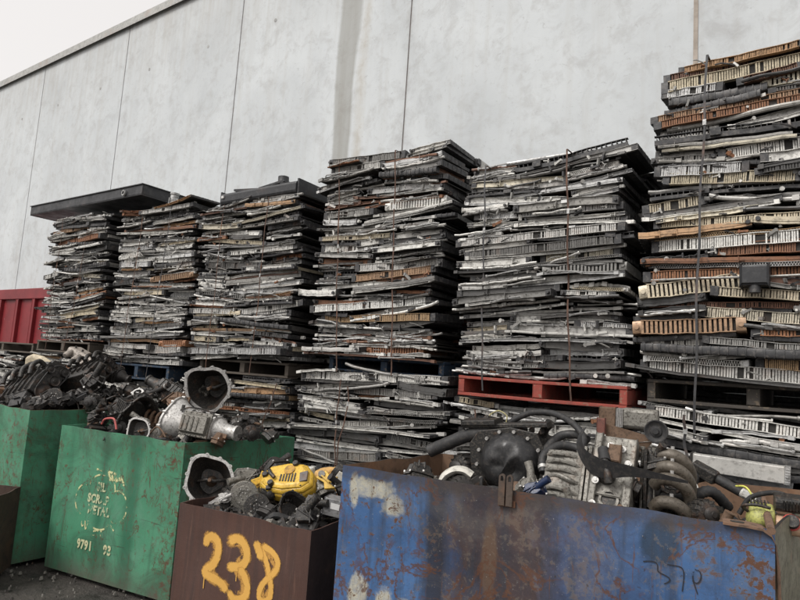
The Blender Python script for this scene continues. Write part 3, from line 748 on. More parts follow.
# ------------------------------------------------------------------ steel bins
def paint_bin(name, c1, c2, kind):
    t = NT(name); v = t.co('Object'); s = t.sep(v); X, Z = s[0], s[2]
    nb = t.noise(v, 1.6, 6, .6); n1 = t.noise(v, 5, 8, .68, .4); n2 = t.noise(v, 26 if kind == 'blue' else 16, 8, .78, .3); n3 = t.noise(v, 60, 4, .7)
    sv = t.noise(t.co('Object', (14, 14, .9)), 1.5, 7, .65, .2); sv2 = t.noise(t.co('Object', (40, 40, 2.2)), 1.3, 5, .7, .5); sh = t.noise(t.co('Object', (1.5, 1.5, 26)), 1.6, 5, .7, .8)
    rustc = t.mix(n2, (.04, .02, .014), (.15, .065, .034))
    c = t.mix(t.ramp(nb, [(.3, 0), (.7, 1)]), c1, c2)
    def band(x0, x1, soft=.03, nz=.08, src=X):
        xx = t.math('ADD', src, t.math('MULTIPLY', t.math('SUBTRACT', n1, .5), nz * 2))
        a = t.math('DIVIDE', t.math('SUBTRACT', xx, x0 - soft), 2 * soft, clamp=True)
        b = t.math('DIVIDE', t.math('SUBTRACT', x1 + soft, xx), 2 * soft, clamp=True)
        return t.math('MULTIPLY', a, b)
    def blot(x, z, rx, rz, nz=.5):
        a = t.math('POWER', t.math('DIVIDE', t.math('SUBTRACT', X, x), rx), 2); b = t.math('POWER', t.math('DIVIDE', t.math('SUBTRACT', Z, z), rz), 2)
        d = t.math('ADD', t.math('SQRT', t.math('ADD', a, b)), t.math('MULTIPLY', t.math('SUBTRACT', n1, .5), nz * 2.6))
        return t.math('SUBTRACT', 1.0, t.math('MULTIPLY', t.math('SUBTRACT', d, .8), 3.0, clamp=True), clamp=True)
    if kind == 'green':
        c = t.mix(t.math('MULTIPLY', t.ramp(n1, [(.5, 0), (.68, 1)]), .45), c, (.13, .27, .19))
        for x0, x1, k in ((.49, .56, .55), (.78, .9, .55), (.13, .17, .3)):
            c = t.mix(t.math('MULTIPLY', band(x0, x1, .03, .04), k), c, (.012, .075, .04))
        c = t.mix(t.math('MULTIPLY', t.ramp(sv, [(.55, 0), (.72, 1)]), .5), c, (.05, .09, .055))
        c = t.mix(t.ramp(sv2, [(.63, 0), (.675, .85)]), c, rustc)
        c = t.mix(t.ramp(sh, [(.63, 0), (.68, .7)]), c, (.035, .04, .03))
        c = t.mix(t.ramp(n2, [(.60, 0), (.63, .85)]), c, rustc)
        vein = t.math('ABSOLUTE', t.math('SUBTRACT', t.noise(t.co('Object', (2.2, 2.2, .8)), 4, 7, .62, .8), .5)); c = t.mix(t.math('MULTIPLY', t.ramp(vein, [(.003, 1), (.014, 0)]), t.ramp(t.noise(v, 3.7, 3, .5), [(.46, 0), (.56, .9)])), c, rustc)
        c = t.mix(t.math('MULTIPLY', t.ramp(t.noise(v, 2.6, 9, .7, 1.0), [(.47, 0), (.62, 1)]), .55), c, (.04, .07, .045))
        c = t.mix(t.math('MULTIPLY', band(1.12, 1.4, .08, .1), t.ramp(n2, [(.5, 0), (.6, .9)])), c, rustc)
        c = t.mix(t.math('MULTIPLY', t.math('SUBTRACT', 1, t.math('DIVIDE', Z, .22), clamp=True), t.ramp(n1, [(.3, .2), (.6, 1)])), c, (.09, .085, .065))
        rough = t.ramp(n1, [(.3, .38), (.7, .62)])
    elif kind == 'brown':
        c = t.mix(t.math('MULTIPLY', t.ramp(sv, [(.45, 0), (.7, 1)]), .6), c, (.035, .024, .022))
        c = t.mix(t.math('MULTIPLY', t.ramp(sv2, [(.58, 0), (.7, 1)]), .35), c, (.19, .105, .075))
        c = t.mix(t.ramp(n2, [(.68, 0), (.74, .5)]), c, (.16, .12, .1))
        rough = t.ramp(n1, [(.3, .4), (.7, .7)])
    else:
        c = t.mix(t.ramp(n1, [(.5, 0), (.7, .45)]), c, (.12, .15, .2))
        c = t.mix(t.ramp(t.noise(v, 9, 8, .8, .8), [(.5, 0), (.6, .5)]), c, (.035, .06, .12))
        br = t.math('MAXIMUM', band(.5, 1.02, .10, .2), t.math('MULTIPLY', band(1.0, 1.22, .12, .25), .6))
        brc = t.mix(t.ramp(n1, [(.3, 0), (.52, .45), (.72, 1)]), (.02, .018, .02), (.10, .052, .032))
        brc = t.mix(t.ramp(sv, [(.5, 0), (.7, .7)]), brc, (.035, .038, .05))
        brc = t.mix(t.ramp(nb, [(.5, 0), (.62, .5)]), brc, (.06, .085, .14))
        c = t.mix(t.math('MULTIPLY', br, .93), c, brc)
        c = t.mix(t.math('MULTIPLY', band(.43, .53, .02, .03), .85), c, (.022, .02, .024))
        cream = t.math('MAXIMUM', blot(.17, 1.165, .12, .045, 1.0), blot(.27, 1.11, .06, .06, 1.0))
        for a in ((.07, 1.15, .025, .07), (.12, .70, .05, .09), (.25, .69, .04, .08), (.35, .66, .05, .07)):
            cream = t.math('MAXIMUM', cream, blot(*a, .9))
        c = t.mix(t.math('MULTIPLY', t.math('MULTIPLY', cream, .9), t.ramp(n2, [(.38, .55), (.55, 1)])), c, (.5, .47, .36))
        c = t.mix(t.math('MULTIPLY', blot(1.36, 1.15, .07, .085, .25), .82), c, (.018, .035, .06))
        c = t.mix(t.math('MULTIPLY', blot(.72, .98, .03, .16, .8), .45), c, (.17, .1, .05))
        c = t.mix(t.math('MULTIPLY', t.ramp(sv, [(.5, 0), (.66, .55)]), 1), c, (.03, .03, .035))
        wn_ = t.math('ADD', n2, t.math('MULTIPLY', t.math('SUBTRACT', n1, .5), .55)); edge = t.ramp(wn_, [(.545, 0), (.58, 1)])
        c = t.mix(t.math('MULTIPLY', edge, .3), c, (.2, .185, .15))
        c = t.mix(t.math('MULTIPLY', t.ramp(n3, [(.64, 0), (.68, 1)]), .7), c, (.03, .022, .018)); c = t.mix(t.math('MULTIPLY', t.ramp(t.noise(v, 85, 3, .6), [(.69, 0), (.72, 1)]), .5), c, (.32, .33, .33))
        keep = t.math('SUBTRACT', 1, t.math('MULTIPLY', band(.45, 1.5, .12, .1), .75)); c = t.mix(t.math('MULTIPLY', t.ramp(wn_, [(.575, 0), (.605, 1)]), keep), c, rustc)
        c = t.mix(t.math('MULTIPLY', t.ramp(t.noise(v, 2.3, 9, .72, 1.2), [(.52, 0), (.62, 1)]), .45), c, (.09, .085, .085))
        c = t.mix(t.math('MULTIPLY', t.ramp(sv2, [(.63, 0), (.68, 1)]), .9), c, t.mix(n3, (.17, .07, .03), (.05, .03, .02)))
        c = t.mix(t.math('MULTIPLY', band(1.20, 3, .02, .02, Z), t.ramp(n1, [(.35, .4), (.6, .9)])), c, (.045, .036, .034))
        vein = t.math('ABSOLUTE', t.math('SUBTRACT', t.noise(v, 4.2, 7, .62, .5), .5)); c = t.mix(t.math('MULTIPLY', t.ramp(vein, [(.004, 1), (.022, 0)]), t.ramp(t.noise(v, 3.1, 3, .5), [(.47, 0), (.56, .9)])), c, rustc)
        rough = t.ramp(n1, [(.3, .33), (.7, .65)])
    t.bump(t.math('ADD', t.math('MULTIPLY', n2, 1.0), t.math('MULTIPLY', n3, .4)), .35, .004)
    return t.set(c, rough, 0)
GREEN = paint_bin('worn_green_paint', (.05, .2, .112), (.085, .275, .165), 'green')
BROWN = paint_bin('brown_primer', (.062, .031, .024), (.095, .048, .036), 'brown')
BLUEP = paint_bin('worn_blue_paint', (.036, .09, .215), (.068, .16, .345), 'blue')
RUSTIN = scrap_mat('rusty_inside', (.2, .12, .075), 0, .85, .5, (.05, .035, .025), .6, .5)
SIDEP = scrap_mat('faded_cream_side', (.2, .19, .135), 0, .6, .7, (.06, .05, .035), .5, 1.6)

def dent(u, z, seed):
    return .022 * noise.noise((u * 1.9 + seed, z * 1.7, seed * 3.1)) + .006 * noise.noise((u * 6, z * 5 + seed, 1.5))
class Bin:
    def __init__(s, label, cs, h, mats, seed, t=.008, group=None, sag=0):
        A = Vector(cs[0]); Bv = Vector(cs[1]); s.ang = math.atan2((Bv - A).y, (Bv - A).x)
        s.root = empty('scrap_bin', (A.x, A.y, 0), (0, 0, s.ang), label=label, cat='scrap bin', group='open steel scrap bins')
        R = Matrix.Rotation(-s.ang, 2)
        s.c = [R @ (Vector(p) - A) for p in cs]; s.h = h; s.seed = seed; s.t = t; s.W = s.c[1].x
        m = MB(); nz = 26
        cen = sum(s.c, Vector((0, 0))) / 4
        for k in range(4):
            a = s.c[k]; b = s.c[(k + 1) % 4]; L = (b - a).length; d = (b - a) / L; nrm = Vector((d.y, -d.x)); nx = max(8, int(L / .04))
            ins = lambda p: p + (cen - p).normalized() * t * 1.4
            def P(u, z, inner):
                f = min(1, u * 8 / 1, (1 - u) * 8) * min(1, (z - .1) * 6 + .02)
                dd = dent(u * L, z, seed + k * 7) * max(0, f) if k else s.dd(u * L, z)
                q = (a + d * L * u) if not inner else (ins(a) + (ins(b) - ins(a)) * u)
                top = .012 * noise.noise((u * L * 5, seed, k)) * (1 if z >= h - 1e-6 else 0) * max(0, min(1, u * 9, (1 - u) * 9))
                q = q + nrm * dd
                return Vector((q.x, q.y, z + top))
            for inner in (0, 1):
                vs = [P(i / nx, .03 + (h - .03) * j / nz, inner) for i in range(nx + 1) for j in range(nz + 1)]; fs = []
                for i in range(nx):
                    for j in range(nz):
                        q = i * (nz + 1) + j; f = (q, q + nz + 1, q + nz + 2, q + 1); fs.append(f if not inner else f[::-1])
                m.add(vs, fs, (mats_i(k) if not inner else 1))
            vs = []; fs = []
            for i in range(nx + 1): vs += [P(i / nx, h, 0), P(i / nx, h, 1)]
            for i in range(nx): fs.append((2 * i, 2 * i + 2, 2 * i + 3, 2 * i + 1))
            m.add(vs, fs, 2)
        m.add([(p.x, p.y, .04) for p in s.c], [(0, 1, 2, 3)], 1)
        s.body = m.build('body', mats, s.root, True)
        for off in (.16, .72):
            m = MB(); y0 = .04; y1 = min(s.c[3].y, s.c[2].y) - .04; x = s.W * off
            m.box(x, x + .1, y0, y1, 0, .029); m.build('skid', MAT['darksteel'], s.root)
    def dd(s, x, z):
        u = x / s.W; f = max(0, min(1, u * 8, (1 - u) * 8)) * max(0, min(1, (z - .1) * 6))
        return dent(x, z, s.seed) * f
    def front(s, x, z, off=.003): return Vector((x, -s.dd(x, z) - off, z))
    def stroke(s, pts, wd, name, mat, off=.003, rs=None):
        """painted line on the front wall; 'edge' attribute lets the paint fade raggedly at its rim"""
        P = []
        for i in range(len(pts) - 1):
            a = Vector(pts[i]); b = Vector(pts[i + 1]); n = max(2, int((b - a).length / .01))
            P += [a + (b - a) * q / n for q in range(n)]
        P.append(Vector(pts[-1]))
        for _ in range(6): P = [P[0]] + [(P[i - 1] + P[i] * 2 + P[i + 1]) / 4 for i in range(1, len(P) - 1)] + [P[-1]]
        vs = []; ed = []; fs = []; K = (-1, -.6, 0, .6, 1)
        d0 = (P[1] - P[0]).normalized(); d1 = (P[-1] - P[-2]).normalized()
        Q = [(P[0] - d0 * wd * .5, 1)] + [(p, 0) for p in P] + [(P[-1] + d1 * wd * .5, 1)]
        for i, (p, cap) in enumerate(Q):
            d = (Q[min(i + 1, len(Q) - 1)][0] - Q[max(i - 1, 0)][0]).normalized(); n = Vector((-d.y, d.x))
            for k in K:
                q = p + n * k * wd * (.5 if not cap else .32); vs.append(s.front(q.x, q.y, off)); ed.append(1.0 if (abs(k) == 1 or cap) else .35 if k else 0)
        for i in range(len(Q) - 1):
            for k in range(4): a = i * 5 + k; fs.append((a, a + 1, a + 6, a + 5))
        m = MB(); m.add(vs, fs); o = m.build(name, mat, s.root)
        at = o.data.attributes.new('edge', 'FLOAT', 'POINT'); at.data.foreach_set('value', ed)
        return o
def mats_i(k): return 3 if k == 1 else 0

def spray(name, col, hard=.5, wear=0.0, sc_=40):
    t = NT(name); a = t.n.new('ShaderNodeAttribute'); a.attribute_name = 'edge'
    n = t.noise(t.co('Object'), sc_, 5, .7); n2 = t.noise(t.co('Object'), 14, 7, .75)
    al = t.math('SUBTRACT', t.math('ADD', 1.25, t.math('MULTIPLY', t.math('SUBTRACT', n, .5), 1.4)), t.math('MULTIPLY', a.outputs['Fac'], 1.15))
    al = t.math('MULTIPLY', t.ramp(al, [(.22, 0), (.8, 1)]), 1)
    if wear: al = t.math('MULTIPLY', al, t.ramp(n2, [(wear - .03, 0), (wear + .03, 1)]))
    t.l.new(al, t.b.inputs['Alpha'])
    return t.set(t.mix(n2, tuple(c * .82 for c in col), col), .7, 0)
ORANGE = spray('orange_spray', (.70, .39, .085), sc_=60); MARK = spray('dark_marker', (.018, .02, .03), wear=.40); STEN = spray('pale_stencil', (.62, .62, .33), wear=.52, sc_=110); STEN2 = spray('pale_stencil_letters', (.5, .54, .33), wear=.485, sc_=110)

BXM = scrap_mat('sooty_rust', (.06, .036, .026), 0, .8, .6, (.02, .018, .016), .25, .6)
BC = Bin('tall worn green bin heaped with black engines, at the left edge', [(-6.6, 2.36), (-5.16, 2.37), (-5.2, 3.55), (-6.62, 3.55)], 1.2, [GREEN, RUSTIN, MAT['rusty'], GREEN], 3)
BB = Bin('long green bin with a pale three-lobed stencil mark on its front', [(-4.966, 2.534), (-3.693, 2.75), (-3.6, 3.74), (-4.9, 3.6)], 1.1, [GREEN, GREEN, GREEN, GREEN], 5)
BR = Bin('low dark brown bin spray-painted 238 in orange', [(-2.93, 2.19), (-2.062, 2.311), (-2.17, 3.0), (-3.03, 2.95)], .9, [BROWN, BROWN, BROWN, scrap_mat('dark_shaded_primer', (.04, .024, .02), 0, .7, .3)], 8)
BL = Bin('large battered blue bin with rusty panels in the foreground', [(-1.844, 2.248), (-.151, 2.495), (-.03, 3.70), (-1.80, 3.06)], 1.25, [BLUEP, RUSTIN, MAT['darksteel'], SIDEP], 12)
BX = Bin('dark rusty steel box cut off by the bottom left corner', [(-5.3, 1.5), (-4.78, 2.02), (-5.12, 2.36), (-5.7, 1.9)], .62, [BXM, BXM, BXM, BXM], 15)

# 238
BR.stroke([(0.209, 0.726), (0.219, 0.756), (0.247, 0.768), (0.282, 0.757), (0.3, 0.718), (0.298, 0.669), (0.276, 0.623), (0.231, 0.597), (0.214, 0.58), (0.225, 0.568), (0.279, 0.562), (0.333, 0.549), (0.363, 0.538), (0.369, 0.526)], .058, 'painted_two', ORANGE)
BR.stroke([(0.376, 0.766), (0.41, 0.786), (0.453, 0.78), (0.489, 0.746), (0.499, 0.7), (0.477, 0.659), (0.428, 0.643), (0.392, 0.639)], .058, 'painted_three', ORANGE)
BR.stroke([(0.466, 0.637), (0.501, 0.607), (0.525, 0.558), (0.512, 0.516), (0.466, 0.489), (0.42, 0.489), (0.408, 0.51)], .052, 'painted_three', ORANGE, .0038)
BR.stroke([(0.552, 0.778), (0.585, 0.76), (0.615, 0.729), (0.637, 0.687), (0.66, 0.639), (0.674, 0.59), (0.671, 0.544), (0.635, 0.517), (0.595, 0.527), (0.598, 0.574), (0.628, 0.62), (0.675, 0.659), (0.705, 0.697), (0.701, 0.732), (0.663, 0.762), (0.601, 0.777)], .040, 'painted_eight', ORANGE)
BR.stroke([(0.552, 0.778), (0.585, 0.727)], .055, 'painted_eight', ORANGE, .0045)
OSP = spray('orange_overspray', (.5, .26, .06), sc_=90, wear=.47)
for P_, w_ in (([(0.219, 0.756), (0.247, 0.768), (0.3, 0.718), (0.276, 0.623), (0.22, 0.58), (0.279, 0.562), (0.365, 0.535)], .08), ([(0.376, 0.766), (0.453, 0.78), (0.499, 0.7), (0.43, 0.643), (0.501, 0.607), (0.512, 0.516), (0.42, 0.489)], .08), ([(0.56, 0.775), (0.637, 0.687), (0.674, 0.59), (0.635, 0.517), (0.598, 0.574), (0.705, 0.697), (0.601, 0.777)], .052)):
    BR.stroke(P_, w_, 'overspray', OSP, .0018)
for x_, z_, l_ in ((.225, .55, .05), (.44, .62, .04), (.50, .48, .06), (.66, .5, .05)):
    BR.stroke([(x_, z_), (x_ + .002, z_ - l_)], .007, 'paint_run', ORANGE, .005)
# pencilled 370
BL.stroke([(1.302, 1.073), (1.322, 1.08), (1.346, 1.083), (1.354, 1.073), (1.348, 1.052), (1.343, 1.046), (1.366, 1.042), (1.386, 1.039), (1.396, 1.029), (1.39, 1.018), (1.373, 1.011)], .005, 'marker_digit', MARK)
BL.stroke([(1.382, 1.078), (1.402, 1.077), (1.425, 1.081), (1.436, 1.077), (1.435, 1.039), (1.43, 0.997)], .005, 'marker_digit', MARK)
BL.stroke([(1.471, 1.077), (1.46, 1.061), (1.46, 1.041), (1.468, 1.026), (1.479, 1.028), (1.49, 1.043), (1.492, 1.06), (1.487, 1.075), (1.476, 1.08), (1.466, 1.072), (1.46, 1.06)], .006, 'marker_digit', MARK)
BL.stroke([(1.463, 1.038), (1.473, 1.016), (1.478, 0.997)], .005, 'marker_digit', MARK)
# club-shaped stencil
def arc(cx, cz, rx, rz, a0, a1, n=14): return [(cx + rx * math.cos(math.radians(a0 + (a1 - a0) * i / n)), cz + rz * math.sin(math.radians(a0 + (a1 - a0) * i / n))) for i in range(n + 1)]
for a in (arc(.53, .70, .13, .085, -5, 178), arc(.345, .58, .085, .11, 75, 262), arc(.70, .575, .105, .115, -110, 112), arc(.535, .455, .11, .065, 195, 345), [(.66, .44), (.70, .41)], [(.50, .375), (.58, .385)], [(.49, .34), (.58, .355)]):
    BB.stroke(a, .016, 'stencil_outline', STEN)
BB.stroke([(.36, .425), (.375, .375), (.385, .40)], .012, 'stencil_letter', STEN); BB.stroke([(.40, .43), (.415, .36), (.435, .43)], .012, 'stencil_letter', STEN)
for i in range(5):
    BB.stroke([(.575 + i * .035, .80 - i * .004), (.60 + i * .035, .755 - i * .004)], .03, 'stencil_patch', STEN)
BB.stroke([(.45, .815), (.60, .81), (.72, .80)], .02, 'stencil_patch', STEN)
def word(b, txt, x, z, size, sx=.8, slope=0.0, mat=None):
    cu = bpy.data.curves.new('stencil', 'FONT'); cu.body = txt; cu.size = size; cu.space_character = 1.12; cu.offset = .004
    o = bpy.data.objects.new('tmp', cu); C.objects.link(o); dg = bpy.context.evaluated_depsgraph_get(); dg.update()
    me = bpy.data.meshes.new_from_object(o.evaluated_get(dg)); bpy.data.objects.remove(o)
    vs = [v.co.copy() for v in me.vertices]; fs = [list(p.vertices) for p in me.polygons]
    m = MB(); m.add([b.front(x + v.x * sx, z + v.y + slope * v.x, .005) for v in vs], fs)
    ob = m.build('stencil_lettering', mat or STEN2, b.root); at = ob.data.attributes.new('edge', 'FLOAT', 'POINT'); at.data.foreach_set('value', [.3] * len(vs))
word(BB, 'SIL', .475, .665, .085); word(BB, 'SCRAP', .395, .575, .085); word(BB, 'METAL', .41, .495, .085)
STEN3 = spray('pale_stencil_numbers', (.56, .57, .34), wear=.40, sc_=110); word(BB, '9791', .35, .235, .09, mat=STEN3); word(BB, '93', .625, .235, .09, mat=STEN3)

LUGM = scrap_mat('dark_worn_lug', (.1, .075, .06), .3, .6, .5, rust=.25)
# lug, bracket and rim details of the blue bin
for dx in (0, .032):
    m = MB(); x = .765 + dx; y = -.018
    out = [(x + .013 * math.cos(a) * 1.0 + 0, 1.30 + .013 * math.sin(a)) for a in [PI * k / 8 for k in range(9)]]
    inn = [(x + .006 * math.cos(a), 1.30 + .006 * math.sin(a)) for a in [PI * k / 8 for k in range(9)]]
    vs = []; fs = []
    o_ = out + [(x - .013, 1.19), (x + .013, 1.19)]; i_ = inn + [(x - .006, 1.285), (x + .006, 1.285)]
    n = len(o_)
    for yy in (y - .006, y + .006): vs += [(p[0], yy, p[1]) for p in o_] + [(p[0], yy, p[1]) for p in i_]
    for k in range(n):
        k2 = (k + 1) % n
        fs += [(k, k2, n + k2, n + k), (2 * n + k, 3 * n + k, 3 * n + k2, 2 * n + k2), (k, 2 * n + k, 2 * n + k2, k2), (n + k, n + k2, 3 * n + k2, 3 * n + k)]
    m.add(vs, fs); m.build('lug', LUGM, BL.root)
m = MB(); m.box(.75, .82, -.012, -.0105 + .012, 1.185, 1.21); m.build('lug_weld', MAT['rusty'], BL.root)
m = MB()
prof = [(-.02, 1.253), (.06, 1.253), (.10, 1.25), (.125, 1.235), (.14, 1.2), (.15, 1.12), (.155, .9), (.16, .5)]
x0 = 1.575
vs = []; fs = []
for i, (a, z) in enumerate(prof):
    wdt = .10 if i < 3 else .06 if i < 5 else .03
    y_in = .07 if i < 3 else .05 if i < 5 else .02
    vs += [(x0 + a, -.014, z), (x0 + a, y_in, z + (.0 if i else 0)), (x0 + a, -.014, z - .008 if i < 4 else z), (x0 + a + (.0 if i < 4 else -.010), y_in, z - .008 if i < 4 else z)]
for i in range(len(prof) - 1):
    a = 4 * i; b = a + 4; fs += [(a, b, b + 1, a + 1), (a + 2, a + 3, b + 3, b + 2), (a, a + 2, b + 2, b), (a + 1, b + 1, b + 3, a + 3)]
m.add(vs, fs); m.build('corner_bracket', scrap_mat('orange_rust', (.19, .115, .075), .1, .8, .6, rust=.5), BL.root, True)
m = MB(); m.disc(.022, 1.2535, 1.256, 16, Matrix.Translation((1.60, .025, 0)) @ Matrix.Diagonal((1, .6, 1, 1))); m.build('drain_hole', MAT['inner'], BL.root)
m = MB(); m.tube([(1.70, .0, 1.245), (1.72, .5, 1.245), (1.73, .9, 1.245)], .014, 8); m.build('rim_bar', scrap_mat('orange_rust_bar', (.19, .115, .075), .1, .8, .6, rust=.5), BL.root, True)

# ------------------------------------------------------------------ bin contents
OILY = MAT['darksteel']; CAST = scrap_mat('oily_cast_alloy', (.235, .225, .2), .35, .48, .85, (.04, .032, .024), .15, 2.2, .5); ALUB = scrap_mat('bright_cast_alloy', (.52, .51, .49), .45, .45, .6, (.07, .06, .05), .05, 2, .4)
DK = scrap_mat('black_oily_casting', (.030, .029, .028), .3, .38, .7, (.12, .105, .088), .2, 2.4, .7); RUB = scrap_mat('black_rubber', (.022, .022, .023), 0, .62, .5, (.07, .062, .055), 0, 1.5, .2)
BRN = scrap_mat('brown_rusty_cast', (.15, .095, .062), .15, .75, .6, (.045, .03, .02), .45, 2, .5); GREYP = scrap_mat('grey_plate', (.25, .25, .25), .2, .5, .5)
RY = lambda d: Matrix.Rotation(math.radians(d), 4, 'Y'); RX = lambda d: Matrix.Rotation(math.radians(d), 4, 'X'); RZ = lambda d: Matrix.Rotation(math.radians(d), 4, 'Z'); T = lambda x, y, z: Matrix.Translation((x, y, z))
def rad(*a): return tuple(math.radians(x) for x in a)
def root(name, cat, label, loc, rot=(0, 0, 0), s=1, group=None):
    e = empty(name, loc, rad(*rot), label, cat, group); e.scale = (s, s, s); return e
def bolts(m, pts, axis_m, r=.007, h=.01, n=6):
    for p in pts: m.disc(r, 0, h, n, axis_m @ T(*p))
def spline(pts, n=8):
    P = [Vector(p) for p in pts]; P = [P[0] * 2 - P[1]] + P + [P[-1] * 2 - P[-2]]; out = []
    for i in range(1, len(P) - 2):
        for q in range(n):
            t = q / n; a, b, c, d = P[i - 1], P[i], P[i + 1], P[i + 2]
            out.append(.5 * ((2 * b) + (c - a) * t + (2 * a - 5 * b + 4 * c - d) * t * t + (3 * b - a - 3 * c + d) * t ** 3))
    return out + [P[-2]]
def hose(name, cat, label, pts, r, mat=RUB, clamps=(), group=None, corr=0):
    o = Vector(pts[0]); P = spline([Vector(p) - o for p in pts], 10)
    m = MB(); rs = [r * (1 + (.12 * (i % 2) if corr else .02 * math.sin(i * 1.3))) for i in range(len(P))]
    m.tube(P, r, 14, rs=rs)
    if not clamps: ob = m.build(name, mat, None, True); ob.location = o; return tag(ob, label, cat, group)
    e = empty(name, o, (0, 0, 0), label, cat, group); m.build('tube', mat, e, True)
    for f in clamps:
        i = min(len(P) - 2, int(f * (len(P) - 1))); d = (P[i + 1] - P[i]).normalized(); c = MB(); c.tube([P[i] - d * .008, P[i] + d * .008], r * 1.14, 14); c.build('clamp', ALUB, e, True)
    return e
def jitterbox(m, c, sx, sy, sz, rr, n=1, mi=0):
    m.obox(c, sx, sy, sz, (0, 0, 0), mi)

def bell(name, label, loc, rot, s=1, mat=DK, rim=ALUB, seed=0, depth=.2, shaft=True, cat='bell housing'):
    """open bell housing: mouth looks along local -Y, scalloped rim with bolt bosses, cone narrowing backwards"""
    e = root(name, cat, label, loc, rot, s); r = random.Random(seed); F = RX(90)
    ph = r.uniform(0, 6)
    wob = lambda a: 1 + .05 * math.cos(3 * a + ph) + .035 * math.cos(5 * a + 1) + (.10 * max(0, math.cos(a - 2.4)) ** 8)
    m = MB(); m.lathe([(.19, 0), (.185, -.03), (.16, -.08), (.11, -depth), (.09, -depth - .06), (0, -depth - .06)], 40, F, 0, wob)
    m.lathe([(.172, 0), (.165, -.03), (.14, -.08), (.095, -depth * .92), (.03, -depth * .95), (0, -depth * .95)][::-1], 40, F, 0, wob)
    m.build('housing', mat, e, True)
    for k in range(5):
        a = k * 1.25 + .4; m2 = MB(); m2.obox((0.13 * math.cos(a), .0, .13 * math.sin(a)), .012, .01, .05); 
    m = MB(); m.lathe([(.170, .001), (.172, .012), (.196, .012), (.196, -.012), (.19, -.012)], 40, F, 0, wob)
    nb = 11
    for k in range(nb):
        a = 2 * PI * k / nb + .2; q = .192 * wob(a)
        m.lathe([(.0065, .014), (.016, .014), (.017, -.02)], 10, F @ T(q * math.cos(a), q * math.sin(a), 0))
    m.build('rim', rim, e, True)
    if shaft:
        m = MB(); m.lathe([(.0, depth * .3), (.014, depth * .3), (.016, -.0), (.04, -depth * .4), (.055, -depth * .9)][::-1], 14, F @ T(0, 0, -depth * .35)); m.build('shaft', BRN, e, True)
        m = MB(); m.tube([(-.1, depth * .6, -.02), (-.03, depth * .35, 0), (.03, depth * .35, 0), (.12, depth * .6, .03)], .014, 8); m.build('clutch_fork', DK, e, True)
    return e

def gearbox(name, label, loc, rot, s=1, mat=CAST, pan=CAST, flange=None, L=.42, seed=0, cat='gearbox', mouth=True):
    """gearbox lying along local X: bell flange at x=0, ribbed tapered case, oil pan on the -Y side, tail"""
    e = root(name, cat, label, loc, rot, s); r = random.Random(seed); A = RY(90); ph = r.uniform(0, 6)
    wob = lambda a: 1 + .07 * math.cos(3 * a + ph) + .04 * math.cos(4 * a)
    m = MB(); m.lathe([(.175, 0), (.17, .03), (.145, .08), (.115, .15), (.11, .16)], 28, A, 0, wob)
    m.build('bell', mat, e, True)
    m = MB(); m.lathe([(.15, .03), (.176, .0), (.185, .0), (.187, .018), (.17, .02)], 28, A, 0, wob)
    for k in range(10):
        a = 2 * PI * k / 10; q = .183 * wob(a); m.disc(.013, -.004, .026, 8, A @ T(q * math.cos(a), q * math.sin(a), 0))
    m.build('flange', flange or mat, e, True)
    m = MB(); pr = [(-.1, -.085), (-.11, .02), (-.08, .085), (0, .105), (.075, .09), (.1, .0), (.085, -.085)]
    m.extr(pr, .15, .15 + L * .55, 1)
    for k in range(6):
        x = .165 + k * L * .52 / 6; m.extr([(p[0] * 1.07, p[1] * 1.07) for p in pr], x, x + .007, 1)
    for k in range(5):
        q = pr[1 + k]; m.box(.15, .15 + L * .5, q[0] * 1.08 - .004, q[0] * 1.08 + .004, q[1] * 1.08 - .004, q[1] * 1.08 + .004)
    m.build('case', mat, e, bevel=.004)
    m = MB(); X1 = .15 + L * .55
    m.lathe([(.09, 0), (.085, .03), (.06, .06), (.05, L * .3), (.058, L * .3 + .01), (.058, L * .3 + .03), (.03, L * .3 + .03), (.0, L * .3 + .01)], 18, T(X1, 0, 0) @ A); m.build('tail_housing', mat, e, True)
    m = MB(); m.extr([(-.115, -.075), (-.15, -.06), (-.155, .06), (-.115, .08)], .17, .13 + L * .55, 1)
    m.box(.155, .145 + L * .55, -.117, -.108, -.09, .095)
    for k in range(4): m.box(.19 + k * .045, .2 + k * .045, -.158, -.15, -.05, .05)
    for k in range(5):
        for zz in (-.083, .088): m.disc(.006, 0, .008, 6, T(.17 + k * .05, -.117, zz) @ RX(90))
    m.build('oil_pan', pan, e, bevel=.005)
    m = MB()
    for k in range(7):
        p = (r.uniform(.02, .15 + L * .5), r.uniform(-.1, .06), .1 + r.uniform(-.01, .01)); m.disc(r.uniform(.008, .02), 0, r.uniform(.01, .04), 8, T(*p) @ RX(r.uniform(-40, 40)))
    m.build('sensor', DK, e)
    m = MB(); m.tube(spline([(.1, -.1, .09), (.2, -.12, .12), (.3, -.05, .125), (X1, -.07, .09)], 6), .006, 6); m.build('pipe', DK, e, True)
    return e

